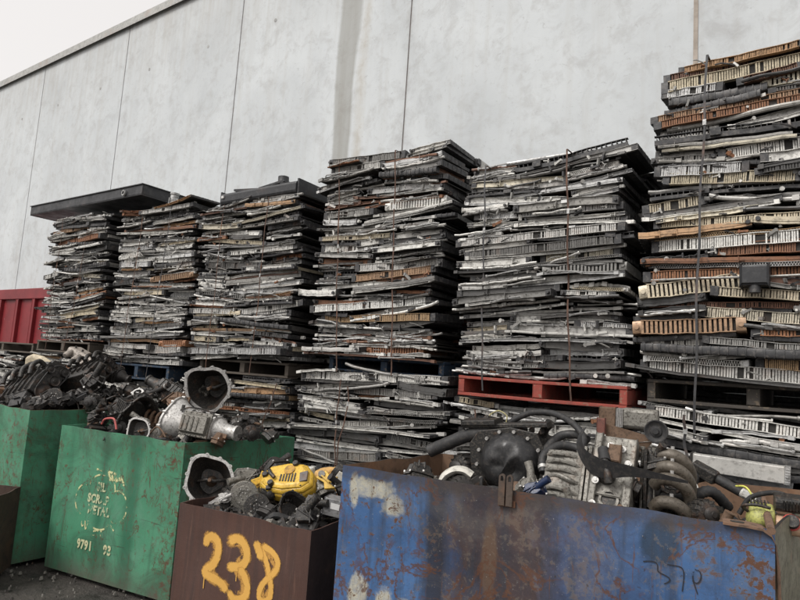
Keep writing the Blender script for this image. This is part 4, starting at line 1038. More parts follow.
def alternator(name, label, loc, rot, s=1, mat=DK, pul=OILY, seed=0, cat='alternator'):
    """drum with slotted vents and grooved pulley; shaft along local -Y"""
    e = root(name, cat, label, loc, rot, s); F = RX(90)
    m = MB(); m.lathe([(.0, .06), (.04, .06), (.065, .05), (.07, .03), (.07, -.045), (.06, -.06), (0, -.06)][::-1], 24, F)
    for k in range(14):
        a = 2 * PI * k / 14; m.obox((.062 * math.cos(a), -.012, .062 * math.sin(a)), .022, .085, .006, (0, -a, 0))
    for a in (.5, 3.4): m.obox((.09 * math.cos(a), .0, .09 * math.sin(a)), .06, .03, .03, (0, -a, 0))
    m.build('drum', mat, e, True)
    m = MB(); m.lathe([(0, .1), (.014, .1), (.016, .095), (.034, .092), (.036, .09), (.03, .085), (.036, .08), (.03, .075), (.036, .07), (.034, .062), (0, .062)][::-1], 24, F); m.build('pulley', pul, e, True)
    return e
def disk(name, label, loc, rot, s=1, mat=OILY, cat='flywheel', teeth=True, holes=6):
    e = root(name, cat, label, loc, rot, s); F = RX(90)
    m = MB(); m.lathe([(.0, .0), (.045, .0), (.05, .008), (.085, .008), (.09, .0), (.125, .0), (.13, -.004), (.13, -.02), (0, -.022)][::-1], 40, F); m.build('plate', mat, e, True)
    if teeth:
        m = MB()
        for k in range(60):
            a = 2 * PI * k / 60; m.obox((.133 * math.cos(a), .012, .133 * math.sin(a)), .008, .014, .006, (0, -a, 0))
        m.build('ring_gear', mat, e)
    m = MB()
    for k in range(holes):
        a = 2 * PI * k / holes; m.disc(.006, 0, .006, 8, F @ T(.067 * math.cos(a), .067 * math.sin(a), .008)); m.disc(.005, 0, .008, 8, F @ T(.03 * math.cos(a), .03 * math.sin(a), 0))
    m.build('bolt_ring', ALUB, e)
    return e
def block(name, label, loc, rot, s=1, mat=OILY, L=.45, seed=0, cat='engine', head=CAST, belt=True):
    """inline engine: block, sump, head, cam cover, manifold runners, pulleys at the +X end"""
    e = root(name, cat, label, loc, rot, s); r = random.Random(seed); h = L / 2
    m = MB(); m.extr([(-.1, -.12), (-.11, .02), (-.085, .12), (.085, .12), (.11, .02), (.1, -.12)], -h, h, 1)
    for k in range(6):
        x = -h + .02 + k * (L - .04) / 5.5; m.box(x, x + .01, -.118, .118, -.11, .1)
    for k in range(5): m.disc(.024, 0, .008, 14, T(-h + .06 + k * (L - .1) / 4.4, -.112, -.02) @ RX(90))
    m.build('cylinder_block', mat, e, bevel=.004)
    m = MB(); m.extr([(-.09, -.2), (-.1, -.122), (.1, -.122), (.09, -.2)], -h * .9, h * .9, 1); m.build('sump', DK, e, bevel=.01)
    m = MB(); m.box(-h, h, -.095, .095, .122, .18)
    for k in range(8): m.box(-h + .02 + k * L / 8.3, -h + .03 + k * L / 8.3, -.108, -.095, .13, .175)
    m.build('cylinder_head', head, e, bevel=.004)
    m = MB(); m.extr([(-.075, .182), (-.07, .225), (-.03, .24), (.03, .24), (.07, .225), (.075, .182)], -h * .97, h * .97, 1)
    for k in range(5):
        x = -h * .85 + k * L * .2; m.extr([(-.078, .182), (-.073, .228), (-.03, .245), (.03, .245), (.073, .228), (.078, .182)], x, x + .012, 1)
    m.tube([(-h * .4, 0, .24), (-h * .4, 0, .265)], .03, 16); m.build('cam_cover', DK, e, bevel=.003)
    for k in range(4):
        x = -h + .07 + k * (L - .12) / 3; m = MB(); m.tube(spline([(x, -.09, .15), (x + .01, -.16, .15), (x + .02, -.19, .08), (x + .03, -.165, -.0)], 5), .021, 10); m.build('runner', mat, e, True)
    for x, z, q in ((0, -.08, .065), (.03, .05, .045), (-.06, .12, .035), (.06, .17, .04)):
        m = MB(); m.lathe([(0, .035), (q * .3, .035), (q * .4, .03), (q * .8, .028), (q, .034), (q, .026), (q * .92, .02), (q, .012), (q, .004), (0, .004)][::-1], 24, T(h, x, z) @ RY(90)); m.build('pulley', OILY, e, True)
    if belt:
        m = MB(); P = [(h + .02, -.066, -.08), (h + .02, -.06, .12), (h + .02, 0, .20), (h + .02, .10, .19), (h + .02, .09, .05), (h + .02, .06, -.11), (h + .02, 0, -.146), (h + .02, -.066, -.08)]
        m.tube(spline(P, 4), .006, 6); m.build('belt', RUB, e, True)
    return e
def lump(name, cat, label, loc, rot, s=1, mat=DK, seed=0, acc=ALUB):
    """small casting: irregular housing with flange, spigot, bosses and bolt heads"""
    e = root(name, cat, label, loc, rot, s); r = random.Random(seed)
    poly = [(r.uniform(.7, 1.15) * .085 * math.cos(a), r.uniform(.7, 1.15) * .065 * math.sin(a)) for a in [2 * PI * k / 9 for k in range(9)]]
    m = MB(); m.prism([(p[0] * 1.15, p[1] * 1.15) for p in poly], -.006, .006); m.prism(poly, .006, .06, top=.75); m.prism(poly, -.04, -.006, top=1)
    for k in range(3): m.obox((r.uniform(-.05, .05), 0, .05), .008, .1, .04, (0, 0, r.uniform(0, 3)))
    m.build('casting', mat, e, bevel=.003)
    m = MB(); a = r.uniform(0, 6); d = Vector((math.cos(a), math.sin(a), .5)).normalized()
    m.tube([Vector((0, 0, .03)), d * .09 + Vector((0, 0, .03)), d * .14 + Vector((0, 0, .02))], .022, 12, rs=[.026, .022, .025]); m.build('spigot', mat, e, True)
    m = MB()
    for p in poly[::2]: m.disc(.007, .006, .016, 6, T(p[0] * 1.05, p[1] * 1.05, 0))
    m.build('bolt_heads', acc, e)
    return e
def inside(q, x, y, mg):
    for k in range(4):
        a = Vector(q[k]); b_ = Vector(q[(k + 1) % 4]); d = (b_ - a).normalized()
        if d.x * (y - a.y) - d.y * (x - a.x) < mg: return False
    return True
def heap(label, x0, x1, y0, y1, zf, n, seed, mats, size=1.0, quad=None):
    """tangle of oily fittings nobody could count, filling the bin"""
    r = random.Random(seed); m = MB()
    cq = sum((Vector(p) for p in quad), Vector((0, 0))) / 4; m.add([(*(Vector(p).lerp(cq, .05)), zf(.5, .5) - .12) for p in quad], [(0, 1, 2, 3)], 0)
    for i in range(n):
        u, v = r.random(), r.random(); x = x0 + (x1 - x0) * u; y = y0 + (y1 - y0) * v; z = zf(u, v) - r.random() ** 1.5 * .09; k = r.random(); mi = r.choices(range(len(mats)), [7, 5, 3, 4, 2][:len(mats)])[0]
        if quad and not inside(quad, x, y, .075 * size): continue
        M = T(x, y, z) @ RZ(r.uniform(0, 360)) @ RX(r.uniform(-60, 60)) @ RY(r.uniform(-40, 40)); q = size * r.uniform(.5, 1.3)
        if k < .3: b = MB(); b.box(-.05 * q, .05 * q, -.025 * q, .025 * q, -.018 * q, .018 * q); b.box(-.03 * q, .02 * q, -.03 * q, -.024 * q, -.03 * q, .03 * q)
        elif k < .5: b = MB(); b.lathe([(0, 0), (.03 * q, 0), (.032 * q, .01 * q), (.022 * q, .02 * q), (.022 * q, .06 * q), (0, .06 * q)][::-1], 12)
        elif k < .68:
            b = MB(); b.tube(spline([(-.09 * q, 0, 0), (-.03 * q, r.uniform(-.04, .04), .03 * q), (.04 * q, r.uniform(-.03, .03), .0), (.1 * q, 0, .02 * q)], 4), r.choice([.005, .009, .014]) * q, 7)
        elif k < .84: b = MB(); b.prism([(r.uniform(.6, 1.2) * .05 * q * math.cos(a), r.uniform(.6, 1.2) * .04 * q * math.sin(a)) for a in [2 * PI * j / 7 for j in range(7)]], 0, .012 * q); b.disc(.012 * q, .012 * q, .03 * q, 8)
        else: b = MB(); b.lathe([(.02 * q, 0), (.035 * q, 0), (.035 * q, .008 * q), (.02 * q, .008 * q), (.02 * q, 0)], 14)
        bb = len(m.v); m.v += [M @ p for p in b.v]; m.f += [[bb + j for j in f] for f in b.f]; m.m += [mi] * len(b.f)
    tag(m.build('scrap_heap', mats, None, False), label, 'scrap heap', None, 'stuff')

# ---- blue bin
heap('tangle of oily small engine scrap filling the blue bin', -1.84, -.1, 2.3, 3.6, lambda u, v: 1.14 + .02 * v - .22 * max(0, u - .55), 800, 51, [DK, OILY, RUB, CAST, BRN], quad=[(-1.844, 2.248), (-.151, 2.495), (-.03, 3.70), (-1.80, 3.06)])
e = root('transmission', 'transmission', 'black transmission with a dented round pressed cover at the left of the blue bin', (-1.30, 2.88, 1.275), (4, -6, 8))
m = MB(); m.lathe([(.0, .085), (.02, .085), (.045, .083), (.07, .08), (.09, .076), (.105, .068), (.118, .056), (.13, .042), (.14, .024), (.15, .008), (.154, 0)][::-1], 48, RX(90)); 
rr_ = random.Random(4)
m.warp(lambda p: Vector((p.x, p.y + .05 * abs(noise.noise((p.x * 11 + 4, p.z * 11, 3))) * min(1, max(0, (.13 - math.hypot(p.x, p.z)) * 14)), p.z))); m.build('pressed_cover', scrap_mat('satin_black_pressing', (.022, .022, .023), .2, .33, .4, (.08, .075, .07), .04, 1.5, .2), e, True)
m = MB(); pol = [(-.2, -.17), (-.205, .1), (-.15, .165), (.02, .18), (.15, .15), (.185, .05), (.18, -.09), (.1, -.18)]
m.prism(pol, -.0, -.015, 0, RX(90)); m.prism([(p[0] * .92, p[1] * .92) for p in pol], -.015, -.2, 0, RX(90), .85)
for k in range(7): m.obox((-.17 + k * .055, .08, .155), .008, .1, .03)
m.build('case', DK, e, bevel=.004)
m = MB(); bolts(m, [(.165 * math.cos(a) * 1.02, .163 * math.sin(a), 0) for a in [2 * PI * k / 14 for k in range(14)]], RX(90), .009, .014); m.build('bolt_ring', ALUB, e)
m = MB(); m.box(-.24, -.06, .0, .14, .19, .215); m.box(-.24, .2, .02, .1, .175, .195); m.build('top_bracket', DK, e, bevel=.004)
hose('radiator_hose', 'hose', 'fat black rubber hose jutting left over the rim of the blue bin', [(-1.745, 2.84, 1.285), (-1.66, 2.86, 1.33), (-1.52, 2.88, 1.395), (-1.38, 2.92, 1.42), (-1.26, 2.99, 1.42)], .034)
hose('looped_hose', 'hose', 'grey hose arching over behind the black transmission in the blue bin', [(-1.42, 3.08, 1.43), (-1.38, 3.08, 1.475), (-1.28, 3.08, 1.525), (-1.15, 3.05, 1.535), (-1.03, 3.0, 1.50), (-.96, 2.96, 1.44), (-.95, 2.9, 1.38)], .016, clamps=(.05,), mat=RUB)
lump('water_neck', 'casting', 'dark round thermostat housing between the fat hose and the looped hose', (-1.47, 3.06, 1.43), (10, 10, 30), .62, DK, 5)
hose('coiled_wire', 'wire', 'thin yellowish wire loop standing above the thermostat housing', [(-1.50, 3.06, 1.455), (-1.51, 3.06, 1.49), (-1.46, 3.06, 1.52), (-1.41, 3.06, 1.50), (-1.41, 3.06, 1.465)], .0035, scrap_mat('pale_wire', (.4, .36, .18), 0, .6))
for k, (P, lab, r_) in enumerate((([(-1.12, 2.86, 1.28), (-1.13, 2.92, 1.36), (-1.09, 3.0, 1.43), (-1.01, 3.02, 1.445), (-.95, 2.98, 1.43)], 'upper curved black coolant hose beside the ribbed cover', .021), ([(-1.10, 2.82, 1.27), (-1.12, 2.87, 1.34), (-1.07, 2.93, 1.39), (-1.0, 2.96, 1.39), (-.94, 2.94, 1.37)], 'middle curved black coolant hose beside the ribbed cover', .02), ([(-1.09, 2.80, 1.24), (-1.03, 2.82, 1.29), (-.96, 2.84, 1.33), (-.90, 2.86, 1.36)], 'lowest curved black coolant hose over the ribbed cover', .014))):
    hose('coolant_hose', 'hose', lab, P, r_, clamps=(.08, .9), group='curved hoses in the blue bin')
e = root('ribbed_cover', 'engine cover', 'dirty silver ribbed cam cover leaning between hoses and cylinder head', (-1.0, 2.83, 1.23), (-22, 0, 4))
m = MB(); m.extr([(-.03, -.15), (-.045, -.13), (-.045, .12), (-.03, .145), (.05, .15), (.05, -.15)], -.085, .085, 8)
m.warp(lambda p: Vector((p.x, p.y - .02 * math.cos(p.x * 16) * (p.y < 0), p.z))); m.build('casting', CAST, e, bevel=.004)
for k in range(7):
    m = MB(); z = -.12 + k * .04 + rr_.uniform(-.006, .006); u_ = rr_.uniform(-.012, .012); m.tube(spline([(-.08, -.04, z), (-.03, -.07 + u_, z + .012 + u_), (.03, -.07 - u_, z + .004), (.08 - abs(u_), -.04, z - .008)], 4), .011, 8, rs=None); m.build('rib', CAST, e, True)
m = MB(); m.box(.088, .10, -.07, .05, -.16, .17); m.box(.108, .122, -.07, .05, -.16, .175); m.build('side_rail', CAST, e)
# cylinder head standing up
e = root('cylinder_head', 'cylinder head', 'tall oily cylinder head with round bores standing in the middle of the blue bin', (-.765, 2.74, 1.275), (-24, 2, 6))
m = MB(); m.box(-.085, .085, 0, .09, -.23, .215)
m.box(-.085, -.055, -.03, -.001, -.23, .215); m.box(.05, .085, -.02, -.001, -.23, .02)
for z in (-.2, -.11, -.02): m.box(-.054, .049, -.02, -.001, z - .035, z - .022)
m.build('casting', CAST, e, bevel=.005)
for x, z in ((-.01, -.155), (.0, -.065)):
    m = MB(); m.lathe([(.0, -.06), (.03, -.06), (.031, .012), (.042, .012), (.044, -.01)], 24, T(x, -.001, z) @ RX(90)); m.build('bore', CAST, e, True)
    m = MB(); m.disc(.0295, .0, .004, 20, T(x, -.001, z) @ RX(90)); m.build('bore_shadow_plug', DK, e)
m = MB(); m.lathe([(.0, .04), (.025, .04), (.034, .03), (.036, .004)][::-1], 20, T(-.02, -.001, .03) @ RX(90)); m.build('cap', DK, e, True)
for k, (x, z) in enumerate(((-.06, -.19), (.065, -.19), (-.06, -.1), (.065, -.1), (-.06, .0), (-.02, .17), (.03, .16), (.06, .1))):
    m = MB(); m.lathe([(.0, .012), (.007, .012), (.007, .008), (.015, .008), (.016, .0)][::-1], 12, T(x, -.03 if x < -.05 else -.001, z) @ RX(90)); m.build('bolt', ALUB, e, True)
m = MB(); m.tube(spline([(.07, -.02, -.2), (.04, -.05, -.13), (.075, -.06, -.11), (.09, -.04, -.16)], 6), .009, 8); m.build('pipe', DK, e, True); m = MB(); m.tube(spline([(-.04, -.01, .14), (-.035, -.05, .10), (-.01, -.07, .04), (.0, -.06, -.01)], 6), .017, 10); m.build('pipe', DK, e, True)
m = MB(); m.tube([(-.045, -.03, .14), (-.028, -.055, .08)], .025, 14); m.build('boot', RUB, e, True)
m = MB(); m.box(-.02, .03, -.05, -.001, .09, .165); m.build('bracket', BRN, e, bevel=.004)
# grey belt tensioner, triangular plates, pulley
e = root('pulley_bracket', 'bracket', 'rusty fan-shaped bracket plate with a black idler pulley at its tip', (-.86, 2.97, 1.43), (0, 0, 4))
m = MB(); m.prism([(0, .085), (.035, .08), (.21, .045), (.215, .03), (.0, -.01)], -.004, .0, 0, RX(90)); m.build('upper_plate', BRN, e, bevel=.001)
m = MB(); m.prism([(.0, -.015), (.21, .026), (.19, .0), (.055, -.095), (.035, -.09)], -.012, -.008, 0, RX(96)); m.build('lower_plate', BRN, e, bevel=.001)
m = MB(); m.lathe([(.0, .034), (.012, .034), (.014, .024), (.024, .022), (.026, .016), (.036, .018), (.046, .026), (.05, .026), (.05, .002), (0, .002)][::-1], 32, T(.225, -.01, .075) @ RX(90)); m.build('pulley', RUB, e, True)
m = MB(); m.box(-.035, .002, -.03, -.004, .04, .11); m.build('block', scrap_mat('red_brown_block', (.16, .06, .045), 0, .7), e, bevel=.003)
# rubber belt draped across
m = MB(); P = spline([(-.895, 2.76, 1.50), (-.905, 2.73, 1.44), (-.86, 2.70, 1.37), (-.78, 2.68, 1.345), (-.68, 2.68, 1.35), (-.56, 2.70, 1.345), (-.46, 2.72, 1.335)], 8)
vs = []; fs = []
for i, p in enumerate(P):
    q = i / (len(P) - 1); wd = .034 * math.sin(PI * min(1, max(.04, q * 1.02))) ** .6 * (.75 + .5 * math.sin(q * 5)) + .006; d = Vector((0, -.3, .95)) if q > .3 else Vector((.8, -.2, .4)).lerp(Vector((0, -.3, .95)), q / .3); d.normalize()
    for s_ in (-1, 1):
        for o_ in (0, .004): vs.append(p + d * s_ * wd + Vector((0, o_, 0)))
for i in range(len(P) - 1):
    a = 4 * i; b = a + 4; fs += [(a, a + 2, b + 2, b), (a + 1, b + 1, b + 3, a + 3), (a, b, b + 1, a + 1), (a + 2, a + 3, b + 3, b + 2)]
o0 = P[0].copy(); m.add([v - o0 for v in vs], fs); ob = m.build('rubber_strip', RUB, None, True); ob.location = o0; tag(ob, 'torn black rubber strip draped across the cylinder head and manifold', 'rubber strip')
# intake manifold
e = root('intake_manifold', 'intake manifold', 'brown-grey intake manifold with stacked curved runners right of the cylinder head', (-.56, 2.92, 1.325), (0, 0, 10), .86)
MANI = scrap_mat('brown_grey_alloy', (.13, .112, .09), .3, .45, .8, (.05, .04, .03), .2, 2)
for k in range(4):
    z = .085 - k * .055 - (.05 if k == 3 else 0); y = -k * .035
    m = MB(); m.tube(spline([(-.075, y, z - .02), (-.045, y - .03, z + .015), (.01, y - .045, z + .02), (.06, y - .03, z - .01), (.085, y, z - .06), (.085, y + .02, z - .12)], 8), .031, 16); m.build('runner', MANI, e, True)
    m = MB(); m.disc(.009, 0, .014, 8, T(.005, y - .04, z + .05)); m.build('bolt', ALUB, e)
m = MB(); m.tube([(-.1, .03, .12), (-.1, -.06, -.16)], .02, 10); m.box(-.125, -.112, -.08, .06, -.2, .12); m.build('plenum', DK, e, True)
m = MB(); m.lathe([(.03, 0), (.045, 0), (.05, .02), (.036, .03)], 20, T(-.0, -.09, -.03) @ RX(70)); m.build('port', DK, e, True)
for k, (p, lab) in enumerate((((-.68, 2.92, 1.34), 'pair of thin oily rods left of the intake manifold'),)):
    e = root('push_rods', 'rod', lab, p)
    for dx in (0, .05):
        m = MB(); m.tube([(dx, 0, .09), (dx + .01, -.06, -.17)], .007, 8); m.tube([(dx, 0, .095), (dx, 0, .08)], .012, 8); m.build('rod', CAST, e, True)
e = root('cable_reel_arm', 'actuator', 'black actuator arm with white connector lying against the rusty back wall', (-.40, 3.18, 1.30), (0, 22, -12))
m = MB(); m.extr([(-.03, -.03), (-.035, .02), (0, .035), (.03, .02), (.03, -.03)], -.13, -.02, 1); m.prism([(-.14, -.07), (-.1, -.08), (-.05, -.03), (-.14, 0)], -.01, .01, 0, RX(90)); m.build('body', DK, e, bevel=.005)
m = MB(); m.tube([(-.02, 0, 0), (.05, 0, .0), (.09, 0, 0)], .022, 12); m.build('sleeve', RUB, e, True)
m = MB(); m.tube([(.09, 0, 0), (.155, 0, 0)], .021, 12); m.box(.10, .14, -.028, .0, -.005, .02); m.build('connector', scrap_mat('dirty_white_plastic', (.6, .6, .57), 0, .5, .6), e, True)
m = MB(); m.tube([(.155, 0, 0), (.19, 0, -.002), (.25, -.01, -.02)], .019, 12, rs=[.024, .024, .014]); m.build('boot', RUB, e, True)
hose('white_lever', 'lever', 'small white plastic hook hanging below the black actuator arm', [(-.53, 3.12, 1.295), (-.50, 3.11, 1.285), (-.485, 3.10, 1.262), (-.49, 3.10, 1.245)], .006, scrap_mat('white_plastic', (.7, .7, .66), 0, .4, .2))
hose('yellow_wire', 'wire', 'thin yellow wire bowed beside the lime engine in the blue bin', [(-.33, 3.08, 1.30), (-.29, 3.05, 1.305), (-.26, 3.02, 1.27), (-.24, 2.98, 1.22), (-.22, 2.94, 1.19)], .004, scrap_mat('yellow_wire_skin', (.6, .6, .12), 0, .5))
for k, (P, lab) in enumerate((([(-.62, 3.0, 1.2), (-.50, 2.98, 1.235), (-.42, 3.02, 1.27), (-.36, 3.1, 1.20)], 'black corrugated hose looping behind the manifold'), ([(-.50, 3.22, 1.33), (-.53, 3.0, 1.2), (-.47, 2.85, 1.18)], 'black hose dropping from the actuator arm'))):
    hose('corrugated_hose', 'hose', lab, P, .022, corr=1)
# lime small engine
LIME = scrap_mat('lime_plastic', (.45, .46, .14), 0, .45, .7, (.12, .11, .07), .08, 3, .2)
e = root('small_engine', 'small engine', 'lime-yellow two-stroke engine with black recoil cap at the right end of the blue bin', (-.175, 2.86, 1.245), (8, 0, 8), .85)
m = MB(); m.extr(rounded(-.06, .05, -.07, .03, .035), -.10, -.0, 3); m.lathe([(.0, .05), (.02, .05), (.035, .04), (.05, .015), (.055, -.02)][::-1], 20, T(-.06, -.03, -.02) @ RX(60)); m.build('shell', LIME, e, True, bevel=.01)
for k in range(5):
    m = MB(); m.box(-.095 + k * .014, -.089 + k * .014, -.03, .04, .0305, .045); m.build('cooling_fin', DK, e)
m = MB(); m.tube(spline([(-.1, -.03, .0), (-.13, -.05, .03), (-.08, -.07, .05), (-.02, -.06, .04)], 5), .007, 8); m.build('fuel_line', DK, e, True)
m = MB(); m.extr(rounded(-.04, .06, .02, .085, .02), .0, .15, 2)
for k in range(7): m.box(.03 + k * .012, .036 + k * .012, -.046, -.02, .035, .075)
m.build('airbox', DK, e, bevel=.004)
m = MB(); m.extr(rounded(-.06, .02, -.08, .0, .03), .0, .14, 2); m.build('tank', scrap_mat('peach_tank', (.62, .42, .28), 0, .4, .3), e, bevel=.01)
m = MB(); m.lathe([(0, .03), (.026, .03), (.03, .024), (.03, 0)][::-1], 20, T(.06, -.06, -.01) @ RX(60)); m.build('fuel_cap', DK, e, True)
m = MB(); m.lathe([(.028, .006), (.036, .006), (.036, -.004)][::-1], 20, T(.06, -.056, -.012) @ RX(60)); m.build('cap_ring', scrap_mat('red_plastic', (.5, .04, .03), 0, .4), e, True)
hose('rubber_hose', 'hose', 'black hose arched behind the lime-yellow engine', [(-.31, 3.0, 1.2), (-.27, 3.0, 1.27), (-.2, 2.98, 1.305), (-.15, 2.95, 1.31), (-.12, 2.93, 1.29)], .01)
e = root('metal_canister', 'canister', 'small silver oil cooler can standing behind the blue bin head', (-.90, 3.5, 1.52), (0, 0, 8))
m = MB(); m.extr(rounded(-.05, .06, -.05, .06, .02), -.02, .16, 1); m.build('can', CAST, e, bevel=.01)
m = MB()
for k in range(6): m.box(-.05 + k * .006, -.047 + k * .006, -.056, .05, -.045, .055)
m.build('fin_pack', ALUB, e)
m = MB(); m.box(-.14, -.055, -.05, .06, -.05, .055); m.build('mount_block', BRN, e, bevel=.004)
e = root('plastic_trim', 'trim', 'curved dirty white plastic trim at the left inside the blue bin', (-1.50, 2.68, 1.2), (0, 0, 20))
m = MB(); P = spline([(-.06, 0, -.05), (-.045, 0, .0), (.0, 0, .035), (.05, 0, .04), (.09, 0, .02)], 6); m.tube(P, .02, 8); m.warp(lambda p: Vector((p.x, p.y * 2.2, p.z))); m.build('shell', scrap_mat('dirty_white_trim', (.6, .58, .52), 0, .5, .5), e, True)
m = MB(); m.box(-.04, .03, -.02, .02, -.05, .0); m.build('clip', DK, e)
lump('blue_cap', 'plastic cap', 'dark blue plastic cap wedged under the black transmission', (-1.08, 2.68, 1.2), (60, 0, 0), .7, scrap_mat('blue_plastic', (.012, .025, .07), 0, .4), 9)
alternator('alternator', 'black alternator half hidden between transmission and left wall of the blue bin', (-1.56, 2.92, 1.22), (0, 0, -20), 1.0, DK, seed=2)
gearbox('gearbox', 'dark gearbox casing lying behind the intake manifold in the blue bin', (-.72, 3.15, 1.2), (0, 10, -10), .6, OILY, DK, L=.3, seed=3)

# ---- brown bin
heap('dark oily parts filling the brown bin under the yellow cover', -3.0, -2.1, 2.2, 3.0, lambda u, v: .85 + .05 * v, 480, 52, [DK, OILY, RUB, CAST], quad=[(-2.93, 2.19), (-2.062, 2.311), (-2.17, 3.0), (-3.03, 2.95)])
bell('bell_housing', 'black bell housing with shiny bolted rim at the left end of the brown bin', (-2.99, 2.42, .99), (-14, 8, 42), .72, DK, ALUB, 2, .2, shaft=True)
e = root('engine_cover', 'engine cover', 'bright yellow plastic engine cover with louvres on the brown bin', (-2.55, 2.62, 1.02), (40, -10, 26), .94)
YEL = scrap_mat('yellow_plastic', (.68, .43, .05), 0, .38, .5, (.18, .12, .04), .03, 2.2, .15)
m = MB(); pol = [(-.17, -.03), (-.165, .05), (-.12, .1), (.02, .115), (.13, .09), (.18, .02), (.19, -.07), (.13, -.115), (-.0, -.115), (-.12, -.08)]
m.prism(pol, -.05, .02, 0, None, 1.0); m.prism(pol, .02, .055, 0, None, .9); m.prism([(p[0] * .9, p[1] * .9) for p in pol], .055, .075, 0, None, .8)
m.build('shell', YEL, e, bevel=.014)
m = MB(); m.prism([(.11, -.07), (.155, -.06), (.15, .01), (.10, .0)], .05, .08); m.build('window', scrap_mat('smoked_grey', (.12, .12, .12), 0, .3), e, bevel=.003)
m = MB()
for k in range(6): m.box(-.02 + k * .018, -.012 + k * .018, -.05 - k * .003, .0, .072, .080)
m.build('louvre', DK, e)
for sx_ in (-.1, .09):
    m = MB(); m.box(sx_, sx_ + .03, -.09, -.05, .05, .066); m.build('clip_recess', DK, e)
m = MB(); m.disc(.034, .072, .082, 24, T(.03, .03, 0)); m.build('badge', scrap_mat('amber_badge', (.45, .25, .03), 0, .5, .5), e)
for x, y in ((-.07, -.06), (-.12, .01), (.06, .075)):
    m = MB(); m.disc(.021, .05, .092, 16, T(x, y, 0), 0, .85); m.build('filler_cap', DK, e, bevel=.003)
m = MB(); m.tube(spline([(-.10, .04, .08), (-.08, .0, .1), (-.05, -.03, .09)], 5), .012, 8); m.build('clip', DK, e, True)
disk('flywheel', 'dull flywheel disc standing on edge against the brown bin wall', (-2.68, 2.42, .95), (0, 0, 30), .62, CAST, teeth=True)
disk('clutch_disc', 'black clutch disc tilted beside the dull flywheel', (-2.57, 2.42, .91), (-10, 20, 38), .55, DK, 'clutch disc', False)
alternator('alternator', 'black alternator above the bell housing behind the yellow cover', (-2.86, 2.80, 1.03), (20, 0, 20), 1.0, DK, seed=5)
gearbox('gearbox', 'small black gearbox lying in front of the yellow engine cover', (-2.36, 2.50, .93), (0, 30, 160), .5, DK, DK, L=.2, seed=6)
lump('water_pump', 'pump', 'black pump casting at the right front corner of the brown bin', (-2.22, 2.44, .93), (70, 0, 20), .9, DK, 7)
lump('throttle_body', 'throttle body', 'black throttle body leaning on the right of the yellow cover', (-2.27, 2.56, .95), (50, 20, 0), .8, DK, 8)
lump('bracket_casting', 'casting', 'pale alloy bracket poking over the brown rim beside the bell housing', (-2.735, 2.33, .94), (80, 10, 30), .45, ALUB, 9)
for k_, (x_, y_, z_, r_, lab_) in enumerate(((-2.30, 2.68, 1.06, (60, 30, 10), 'broken yellow plastic shard right of the yellow cover'), (-2.74, 2.60, 1.0, (70, -30, 60), 'small dirty yellow shard left of the yellow cover'))):
    e = root('plastic_shard', 'plastic shard', lab_, (x_, y_, z_), r_)
    m = MB(); m.prism([(-.07, -.03), (-.05, .04), (.0, .03), (.03, .055), (.07, .0), (.02, -.045), (-.01, -.02)], 0, .012, 0, None, .92); m.build('panel', YEL, e, bevel=.002)
    m = MB(); m.box(-.04, .02, -.004, .004, .0125, .03); m.build('web', YEL, e)
e = root('ecu_box', 'control box', 'grey metal control box with white label in the right corner of the brown bin', (-2.14, 2.60, .955), (0, 6, 20))
m = MB(); m.box(-.07, .07, -.05, .05, -.04, .05); m.box(-.085, .085, -.04, .04, -.04, -.03); m.build('case', GREYP, e, bevel=.004)
m = MB(); m.box(-.03, .02, -.053, -.0505, .0, .03); m.build('sticker', scrap_mat('white_sticker', (.7, .7, .68), 0, .5, .1), e)
e = root('intake_duct', 'air duct', 'cream and grey plastic air duct at the far right of the brown bin', (-2.28, 2.86, 1.03), (0, 35, 20))
m = MB(); m.extr(rounded(-.06, .06, -.03, .05, .02), -.09, .1, 2); m.build('duct', scrap_mat('cream_plastic', (.5, .48, .42), 0, .5, .5), e, bevel=.01)
m = MB(); m.lathe([(.05, 0), (.062, 0), (.062, .03), (.05, .03), (.05, 0)], 20, T(-.09, 0, .01) @ RY(-90)); m.build('collar', DK, e, True)
hose('black_handle', 'handle', 'curved black handle above the air duct in the brown bin', [(-2.34, 2.8, 1.06), (-2.30, 2.8, 1.11), (-2.24, 2.8, 1.115), (-2.22, 2.8, 1.08)], .012)
e = root('engine_cover', 'engine cover', 'tan plastic engine cover behind the bright yellow one', (-2.42, 2.92, 1.02), (12, 0, 8))
m = MB(); m.prism([(p[0] * 1.05, p[1] * .9) for p in pol], -.03, .05, 0, None, .88); m.build('shell', scrap_mat('tan_plastic', (.62, .38, .14), 0, .45, .3, (.2, .12, .06), 0), e, bevel=.014)
TR_ = scrap_mat('tan_ridge', (.62, .38, .14), 0, .45, .3)
for k in range(4):
    m = MB(); m.tube([(-.05 + k * .03, -.05, .05), (-.05 + k * .03, .05, .05)], .014, 8); m.build('ridge', TR_, e, True)
e = root('washer_bottle', 'bottle', 'white plastic bottle marked in black behind the yellow engine cover', (-2.74, 2.93, 1.0), (10, -8, 15))
m = MB(); m.extr(rounded(-.04, .04, -.04, .05, .02), -.09, .09, 2); m.tube([(-.05, 0, .04), (-.05, 0, .075)], .018, 12); m.build('body', scrap_mat('off_white_plastic', (.66, .66, .6), 0, .45, .2), e, bevel=.012)
m = MB(); m.tube(spline([(-.02, -.043, .0), (.0, -.043, .02), (.01, -.043, .0), (.03, -.043, .02), (.04, -.043, .0)], 4), .002, 5); m.build('scribble', DK, e)

